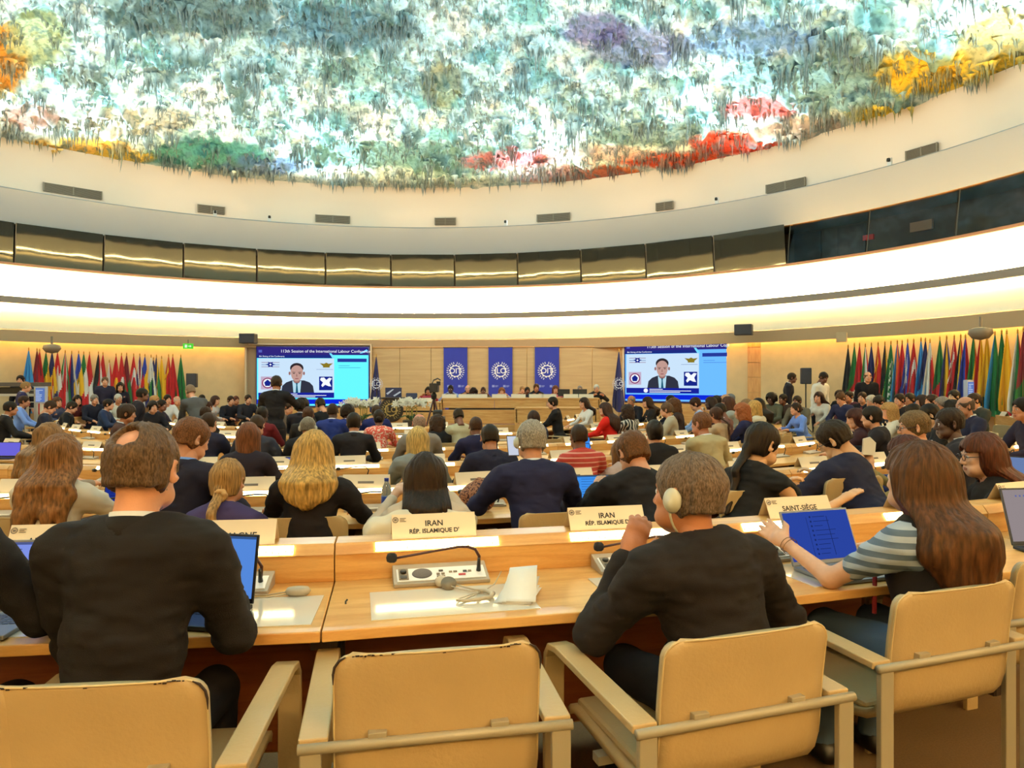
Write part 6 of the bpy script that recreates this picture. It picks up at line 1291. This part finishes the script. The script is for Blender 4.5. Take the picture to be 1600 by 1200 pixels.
crowd('woman with braided dark hair right of the light blue shirt', 1110, 616, 14.0, hair='long', hlen=.22, hc=(.10, .06, .08), top=(.4, .3, .3), rz=1.2, skin=SK['dk'], **F_)
crowd('dark haired person behind the braided woman', 1119, 614, 15.4, hair='short', hc=black, top=(.12, .10, .14), rz=1.2, skin=SK['br'])
crowd('fair haired person near the right screen corner', 1133, 614, 16.2, hair='short', hc=(.78, .58, .42), top=(.6, .5, .4), rz=1.2)
crowd('brown haired person in a grey top near the right screen', 1137, 619, 13.8, hair='mess', hc=(.26, .14, .10), top=(.62, .62, .58), rz=1.0, sex='f', collar=None)
crowd('grey haired man at the right corner of the screen', 1141, 612, 17.0, hair='short', hc=(.40, .42, .44), top=(.1, .1, .12), rz=1.2)
crowd('man with short black hair leaning on his hand', 1125, 631, 11.8, hair='short', hc=black, top=(.45, .30, .26), rz=.9, pitch=-.4, skin=SK['br'])
crowd('woman with short curly reddish blonde hair in navy', 1158, 632, 11.2, hair='curly', hc=(.62, .34, .18), top=(.10, .12, .26), rz=.9, coat=False, **F_)
crowd('blonde woman with bob in a white top', 1178, 627, 12.4, hair='bob', hc=(.78, .58, .30), top=(.86, .80, .68), coat=False, rz=.8, **F_)
crowd('woman with long black hair behind the blonde bob', 1184, 619, 13.0, hair='long', hlen=.30, hc=black, top=(.84, .80, .72), coat=False, rz=.9, **F_)
crowd('grey brown haired person left of the blonde bob', 1166, 625, 12.6, hair='bob', hc=(.48, .36, .24), top=(.3, .2, .2), rz=.9, **F_)
# right block
crowd('dark haired person at the start of the right desks', 1205, 614, 17.0, hair='afro', hc=black, top=(.30, .30, .24), rz=2.2, skin=SK['dk'])
crowd('dark headed person before the left standing guard', 1223, 613, 16.9, hair='short', hc=black, top=(.2, .15, .12), rz=2.0, skin=SK['br'])
crowd('guard in a dark suit standing left of the black loudspeaker', 1238, 583, 17.2, hair='short', hc=(.10, .07, .05), top=(.09, .09, .13), rz=-1.9, kind='stand', skin=SK['br'], legs=True)
crowd('man in a white shirt with a backpack strap, standing', 1287, 582, 16.2, hair='short', hc=black, top=(.92, .89, .82), coat=False, rz=-2.7, kind='stand', skin=SK['br'], pitch=-.5, collar=wsh)
crowd('woman with a patterned scarf before the loudspeaker', 1245, 611, 15.2, hair='short', hc=black, top=(.35, .32, .26), rz=2.3, skin=SK['br'], collar=wsh)
crowd('woman with dark hair in white below the man in white', 1279, 613, 15.6, hair='long', hlen=.24, hc=(.16, .09, .08), top=(.85, .80, .72), coat=False, rz=2.2, **F_)
crowd('brown haired man in navy bending over the right desk', 1313, 614, 15.0, hair='neat', hc=(.30, .18, .10), top=(.14, .15, .26), rz=2.1, pitch=-.5, lean=.2)
crowd('dark haired man behind the brown haired bending man', 1326, 610, 16.2, hair='short', hc=black, top=(.30, .12, .16), rz=2.1, skin=SK['tan'])
crowd('person in black in front of the first right flag', 1311, 606, 17.0, hair='mess', hc=dbrown, top=(.06, .06, .08), rz=2.1)
crowd('man with pink face and dark suit facing the hall, right', 1347, 611, 15.2, hair='short', hc=dbrown, top=(.10, .09, .12), rz=2.3, necktie=(.5, .2, .2))
crowd('bald guard in a black suit standing before the right flags', 1356, 581, 16.6, hair='fringe', hc=(.40, .28, .20), top=(.07, .07, .09), rz=2.9, kind='stand', beard=(.35, .22, .15))
crowd('white haired man beside the bowed black haired one', 1361, 618, 13.8, hair='short', hc=(.78, .72, .62), top=(.15, .13, .16), rz=2.0, pitch=-.3)
crowd('person with bowed black hair, right block', 1373, 619, 13.2, hair='neat', hc=black, top=(.12, .12, .16), rz=1.9, pitch=-.6)
crowd('woman with curly blonde hair in a white top, right block', 1388, 631, 11.0, hair='mess', hc=(.68, .50, .28), top=(.85, .80, .70), coat=False, rz=1.2, **F_)
crowd('person with thick black hair left of the curly blonde', 1361, 636, 8.2, hair='neat', hc=black, top=(.08, .07, .10), rz=1.0)
crowd('bearded man in dark clothes, right block', 1405, 615, 13.6, hair='short', hc=black, top=(.10, .09, .10), rz=1.9, beard=(.1, .08, .07))
crowd('black haired man with red tie, right block', 1421, 611, 14.0, hair='neat', hc=black, top=(.10, .09, .12), rz=2.0, necktie=(.6, .1, .1), skin=SK['tan'])
crowd('woman with long dark brown hair seen from behind, right block', 1440, 618, 13.4, hair='long', hlen=.30, hc=(.14, .08, .07), top=(.12, .08, .08), rz=.9, **F_)
crowd('dark haired man looking left beside long brown hair', 1455, 616, 12.8, hair='short', hc=dbrown, top=(.12, .10, .12), rz=1.5)
crowd('grey haired man with glasses looking left, right block', 1471, 617, 11.2, hair='short', hc=grey_, top=(.10, .10, .14), rz=1.5, glasses=True, skin=SK['tan'])
crowd('black haired person under the blue yellow flag', 1490, 610, 13.2, hair='neat', hc=black, top=(.2, .15, .15), rz=1.9, skin=SK['as_'])
crowd('balding man in a navy suit in profile, right block', 1507, 620, 8.7, hair='fringe', hc=(.30, .24, .20), top=(.10, .11, .20), rz=1.5, skin=(.74, .50, .36))
crowd('man in a grey green suit in profile under the blue screen', 1521, 615, 11.8, hair='short', hc=dbrown, top=(.16, .17, .15), rz=1.6)
crowd('black haired man bowed over his phone, right block', 1453, 633, 8.0, hair='neat', hc=black, top=(.08, .08, .10), rz=1.1, pitch=-.6, skin=SK['as_'])
crowd('person with dark hair bowed below the bearded man', 1427, 632, 10.6, hair='short', hc=black, top=(.12, .10, .12), rz=1.1, pitch=-.5)
crowd('dark haired person behind the heavy man in charcoal', 1486, 627, 10.4, hair='mess', hc=black, top=(.10, .09, .10), rz=1.2)
# podium
PG = dict(group='officers at the podium', rz=math.pi+.05, seat=False, hres=.008, res=.018)
def officer(label, px, ytop, Y=21.3, **k):
    h = on(px, Y); kk = dict(PG); kk.update(k); kk.pop('seat'); zt = CH-(ytop-YH)/F*Y-.2; rz = kk.pop('rz'); kk.setdefault('skin', SK['w']); kk.setdefault('lean', .12)
    d = Vector((-math.sin(rz), math.cos(rz), 0)); p = h-d*.17; p.z = .2; return person(label, p, rz, min(1.46, zt), legs=False, **kk)
officer('dark haired woman in pink at the left end table', 669, 605, hair='bob', hc=black, top=(.70, .25, .30), coat=False, skin=SK['tan'], **F_)
officer('dark skinned man in a light blue shirt under the OIT banner', 704, 602, hair='thin', hc=black, top=(.60, .66, .82), coat=False, skin=SK['dk'], collar=(.6, .66, .82))
officer('bald fair man at the podium between the first two banners', 731, 602, Y=22.1, hair='fringe', hc=(.7, .6, .5), top=(.10, .09, .12))
officer('woman with dark curly hair bowed at the podium', 740, 607, hair='curly', hc=(.10, .06, .07), top=(.40, .10, .20), pitch=-.5, skin=SK['dk'], **F_)
officer('brown skinned woman in a grey top left of the middle banner', 755, 605, hair='thin', hc=(.2, .1, .1), top=(.50, .46, .42), skin=SK['br'], **F_)
officer('fair haired woman in white and black under the ILO banner', 784, 606, hair='bob', hc=(.50, .30, .18), top=(.85, .80, .75), **F_)
officer('fair haired person left of the right banner', 816, 604, Y=22.8, hair='short', hc=(.6, .45, .28), top=(.10, .08, .10))
officer('dark haired man leaning in at the podium, left of right banner', 824, 605, Y=22.1, hair='short', hc=black, top=(.12, .10, .16), skin=SK['br'])
officer('man in a white shirt and dark jacket under the right banner', 838, 600, hair='neat', hc=brown, top=(.09, .09, .13), skin=SK['tan'])
officer('woman in pink right of the right banner', 868, 603, hair='bob', hc=(.38, .20, .14), top=(.90, .45, .48), coat=False, **F_)
officer('grey haired head behind the podium monitors', 906, 603, Y=22.4, hair='short', hc=grey_, top=(.3, .28, .26))
officer('white haired man in a dark suit at the right podium end', 932, 601, hair='short', hc=(.88, .84, .76), top=(.08, .08, .10))
for px in (669, 704, 731, 755, 784, 824, 838, 868, 932): pass
# ---- things on the podium and around it
sc1 = card_proto(.42, .11)
for k_, (px, w_) in enumerate(((669, 1), (702, 1), (728, 1), (750, 1), (780, 1), (810, 1), (838, 1), (858, 1), (892, 1), (916, 1))):
    c = sc1 if k_ == 0 else dup(sc1, (0,0,0), 0); c.location = (PX(px, 20.32), 20.32, .95 if px > 690 else .84); c['label'] = 'white name card on the podium table, number %d from the left' % (k_+1); c['group'] = 'podium name cards'
for px, wd, lb in ((881, .35, 'left black monitor on the podium table'), (906, .42, 'right black monitor on the podium table')):
    t = thing('monitor', lb, 'monitor', (PX(px, 20.6), 20.6, .95), 0, 'black monitors on the podium'); MB().box(-wd/2, wd/2, 0, .03, .04, .25).obj('monitor_panel', mat('monitor_black', (.04, .06, .06), .5), t, bevel=.005); MB().box(-.08, .08, -.02, .08, 0, .01).obj('stand', dark, t); MB().box(-.02, .02, .03, .05, 0, .12).obj('neck', dark, t)
t = thing('office_chair', 'empty dark blue chair back at the left podium table', 'chair', (PX(643, 20.9), 20.9, .2)); MB().box(-.17, .17, 0, .05, .42, .88).obj('backrest', mat('chair_blue', (.16, .20, .32), .6), t, bevel=.03); MB().box(-.2, .2, -.4, 0, .38, .44).obj('seat', MATS['chair_blue'], t, bevel=.02); MB().tube([(0, -.2, 0), (0, -.2, .38)], .03, 8).obj('pedestal', dark, t)
# lectern with round emblem
Y = 16.6; t = thing('lectern', 'dark lectern with a round gilded emblem and a small screen', 'lectern', (PX(611, Y), Y, -.33)); lwd = mat('lectern_dark', (.16, .11, .07), .5); gold = mat('gilt', (.78, .66, .38), .4, metal=.3)
MB().box(-.22, .22, .05, .40, 0, 1.36).obj('column', BEECH_V, t, bevel=.01); b = MB(); b.box(-.26, .26, .0, .50, 1.36, 1.39); b.obj('reading_top', lwd, t, bevel=.008)
MB().box(-.19, .20, .30, .33, 1.39, 1.62).obj('display_board', mat('board_blue', (.10, .13, .28), .5), t); b = MB(); b.prism([(-.17, 1.48), (-.02, 1.58), (.02, 1.58), (-.13, 1.45)], .285, .30, axis='y'); b.prism([(.0, 1.43), (.16, 1.53), (.19, 1.51), (.04, 1.41)], .285, .30, axis='y'); b.obj('board_slash', mat('board_white', (.75, .80, .90), .5), t)
M = Matrix.Translation((0, .05, 1.10)) @ Matrix.Rotation(math.pi/2, 4, 'X'); MB().lathe([(0, 0), (.285, 0), (.29, .02), (.27, .035), (0, .035)], 40, M=M).obj('emblem_disc', lwd, t, smooth=False); emblem(t, 'ILO', (0, .0, 1.10), .235, gold, d=.02)
# orchids
def orchid(px, Y, label, n, wd, h):
    t = thing('orchid_pot', label, 'flowers', (PX(px, Y), Y, .22)); R_ = random.Random(px); st = mat('orchid_stem', (.55, .48, .18), .6); pt = mat('petal', (.95, .93, .84), .6); lf = mat('orchid_leaf', (.16, .26, .10), .5)
    MB().lathe([(0, -.55), (.15, -.55), (.20, .35), (.18, .36), (0, .33)], 16).obj('pot', mat('pot_dark', (.20, .16, .12), .5), t, smooth=False)
    for i in range(n):
        x0 = R_.uniform(-.12, .12); x1 = wd*(i/(n-1)-.5)*2; hh = h*R_.uniform(.9, 1.05); pts = [(x0, 0, .33), (x0*1.1, 0, .33+hh*.6), (x1*.6+x0*.4, R_.uniform(-.1, .1), .33+hh*.95), (x1, R_.uniform(-.12, .12), .33+hh)]
        MB().tube(pts, .010, 5).obj('flower_stem', st, t); b = MB()
        for q in range(7):
            s = q/6; c = Vector(pts[2]).lerp(Vector(pts[3]), s)+Vector((R_.uniform(-.06, .06), R_.uniform(-.06, .06), R_.uniform(-.05, .05)-.04*s)); 
            for a in range(5):
                an = a*1.257+q; b.prism([(0, 0), (.045*math.cos(an-.45), .045*math.sin(an-.45)), (.075*math.cos(an), .075*math.sin(an)), (.045*math.cos(an+.45), .045*math.sin(an+.45))], -.004, .004, M=Matrix.Translation(c) @ Matrix.Rotation(R_.uniform(-.5, .5), 4, 'Z'), axis='y')
        b.obj('blossoms', pt, t)
    b = MB()
    for i in range(12):
        a = i*.7; b.add([(0, 0, .33), (.15*math.cos(a)+.03, .15*math.sin(a), .45), (.30*math.cos(a), .30*math.sin(a), .50-.1*(i % 2)), (.15*math.cos(a)-.03, .15*math.sin(a)+.03, .47)], [(0, 1, 2, 3)])
    b.obj('leaves', lf, t)
orchid(565, 15.8, 'white orchids in a pot left of the lectern', 9, .40, .46); orchid(643, 15.8, 'white orchids in a pot right of the lectern', 8, .36, .46)
# video camera on a tripod
Y = 14.2; z0 = -.33; t = thing('video_camera_tripod', 'black video camera on a tripod with reddish legs', 'camera', (PX(678, Y), Y, z0)); rl = mat('tripod_leg', (.24, .08, .06), .5)
for dx, dy in ((-.22, -.2), (.24, -.15), (.0, .3)): MB().tube([(0, 0, 1.45), (dx*1.6, dy*1.6, .0)], .018, 6).obj('leg', rl, t)
MB().lathe([(0, 1.42), (.05, 1.42), (.06, 1.50), (.03, 1.56), (0, 1.56)], 12).obj('tripod_head', dark, t); b = MB(); b.box(-.08, .09, -.12, .20, 1.56, 1.74); b.box(-.05, .05, .20, .30, 1.60, 1.70); b.obj('camera_body', dark, t, bevel=.01)
MB().tube([(-.02, -.12, 1.74), (-.02, .1, 1.80), (.06, .16, 1.84), (.12, .16, 1.80)], .014, 6).obj('camera_handle', dark, t); MB().box(.06, .14, -.10, -.05, 1.70, 1.78).obj('viewfinder', dark, t)
t = thing('video_camera', 'second black video camera low before the podium', 'camera', (PX(684, 13.4), 13.4, z0)); MB().tube([(0, 0, 0), (0, 0, .95)], .03, 8).obj('pedestal', dark, t); b = MB(); b.box(-.13, .13, -.12, .16, .95, 1.12); b.obj('camera_body', dark, t, bevel=.02); MB().box(-.10, .10, -.14, -.12, 1.04, 1.07).obj('camera_plate', grey, t); MB().box(-.09, .09, -.08, .10, 1.13, 1.24).obj('camera_top', dark, t, bevel=.03)
# left console table, monitors near the flags
Y = 17.6; t = thing('control_table', 'grey control table with white metal frame at the far left', 'table', (PX(22, Y), Y, -.33), .1); MB().box(-.75, .62, -.1, .5, 1.64, 1.74).obj('table_top', mat('console_top', (.30, .27, .25), .5), t); wm = mat('white_metal', (.82, .78, .70), .4)
for x in (-.7, .30, .52): MB().box(x, x+.07, -.1, -.04, 0, 1.64).obj('leg', wm, t)
MB().box(-.7, .55, -.1, -.05, 1.40, 1.46).obj('rail', wm, t); MB().box(-.65, .25, 0, .4, 1.45, 1.62).obj('equipment_rack', dark, t)
for z in (.9, 1.05, 1.2, 1.35): MB().tube([(.33, -.07, z+.2), (.55, -.07, z+.2)], .012, 6).obj('rung', wm, t)
def kiosk(px, Y, zc, label, rz):
    t = thing('display_stand', label, 'display', (PX(px, Y), Y, -.33), rz); MB().box(-.14, .14, -.02, .06, zc+.33-.20, zc+.33+.20).obj('display_housing', mat('pale_metal', (.70, .72, .78), .4), t, bevel=.01); MB().box(-.12, .12, -.03, -.02, zc+.33-.16, zc+.33+.16).obj('display_screen', emis('kiosk', (.40, .52, .80), 1.3), t)
    b = MB(); R_ = random.Random(3); [b.box(-.11, R_.uniform(-.02, .1), -.034, -.03, zc+.33-.14+i*.035, zc+.33-.125+i*.035) for i in range(8)]; b.obj('screen_text', emis('kiosk2', (.80, .86, .95), 1.3), t); MB().tube([(0, .02, 0), (0, .02, zc+.2)], .04, 8).obj('post', wm, t); MB().lathe([(0, 0), (.2, 0), (.2, .02), (0, .03)], 16).obj('base', dark, t)
kiosk(64, 16.6, 1.12, 'blue lit display stand before the left flags', -.2); kiosk(1515, 14.0, 1.28, 'blue lit display stand before the right flags', .6)
lap3 = lambda *a, **k: lap2(*a, **k)
lap3(916, 10.3, .4, 'small bright blue laptop left of the red jacket', (.22, .55, .95), .30, .21, 110, 'lines', es=1.0)
lap3(1057, 7.35, .35, 'open laptop with blue screen beside the tan suit', (.16, .36, .62), .32, .22, 115, 'none', es=.9)
lap3(1008, 10.6, .9, 'small pale laptop beside the claw clip hair', (.40, .55, .80), .30, .20, 110, 'none', es=.9)
lap3(1565, 5.9, -.9, 'laptop seen edge on beyond the woman with glasses', (.45, .55, .75), .32, .22, 100, 'none', es=.8)
lap3(4, 9.5, .0, 'lilac laptop at the left edge of the fourth row', (.45, .42, .90), .32, .2, 100, 'none', es=.9)
# empty chairs seen around the hall
EMPTY = [(100, 8.45, 'left block, beside the long haired woman'), (140, 8.45, 'left block, second of two together'), (357, 6.45, 'left of centre, alone'), (425, 8.45, 'beside the maroon pullover'), (872, 8.45, 'at the centre aisle'), (898, 6.5, 'at the aisle before the podium'), (975, 10.65, 'behind the zebra print blouse'), (1200, 10.65, 'left of the light blue shirt'), (1283, 10.65, 'right of the light blue shirt'), (1455, 13.1, 'behind the charcoal suit'), (1385, 15.35, 'beside the navy back'), (1545, 13.1, 'right block, before last'), (1592, 13.1, 'right block, last')]
for px, r_, w_ in EMPTY: p = circ(px, r_-.25); p.z = fz(p); chair(p, face_to(p), 'empty cream armchair %s' % w_, 'empty armchairs of the hall')
for k_, px in enumerate((1258, 1276, 1296)): p = circ(px, 10.5, SC_, True); p.z = fz(p); chair(p, face_to(p), 'sloping empty armchair before the right name cards, %s of three' % ('first', 'second', 'third')[k_], 'empty armchairs of the hall')
# lettering becomes plain mesh
dg = bpy.context.evaluated_depsgraph_get()
for o in [o for o in bpy.data.objects if o.type == 'FONT']:
    me = bpy.data.meshes.new_from_object(o.evaluated_get(dg)); n = link('lettering', me, o.parent, o.location); n.rotation_euler = o.rotation_euler; bpy.data.objects.remove(o)
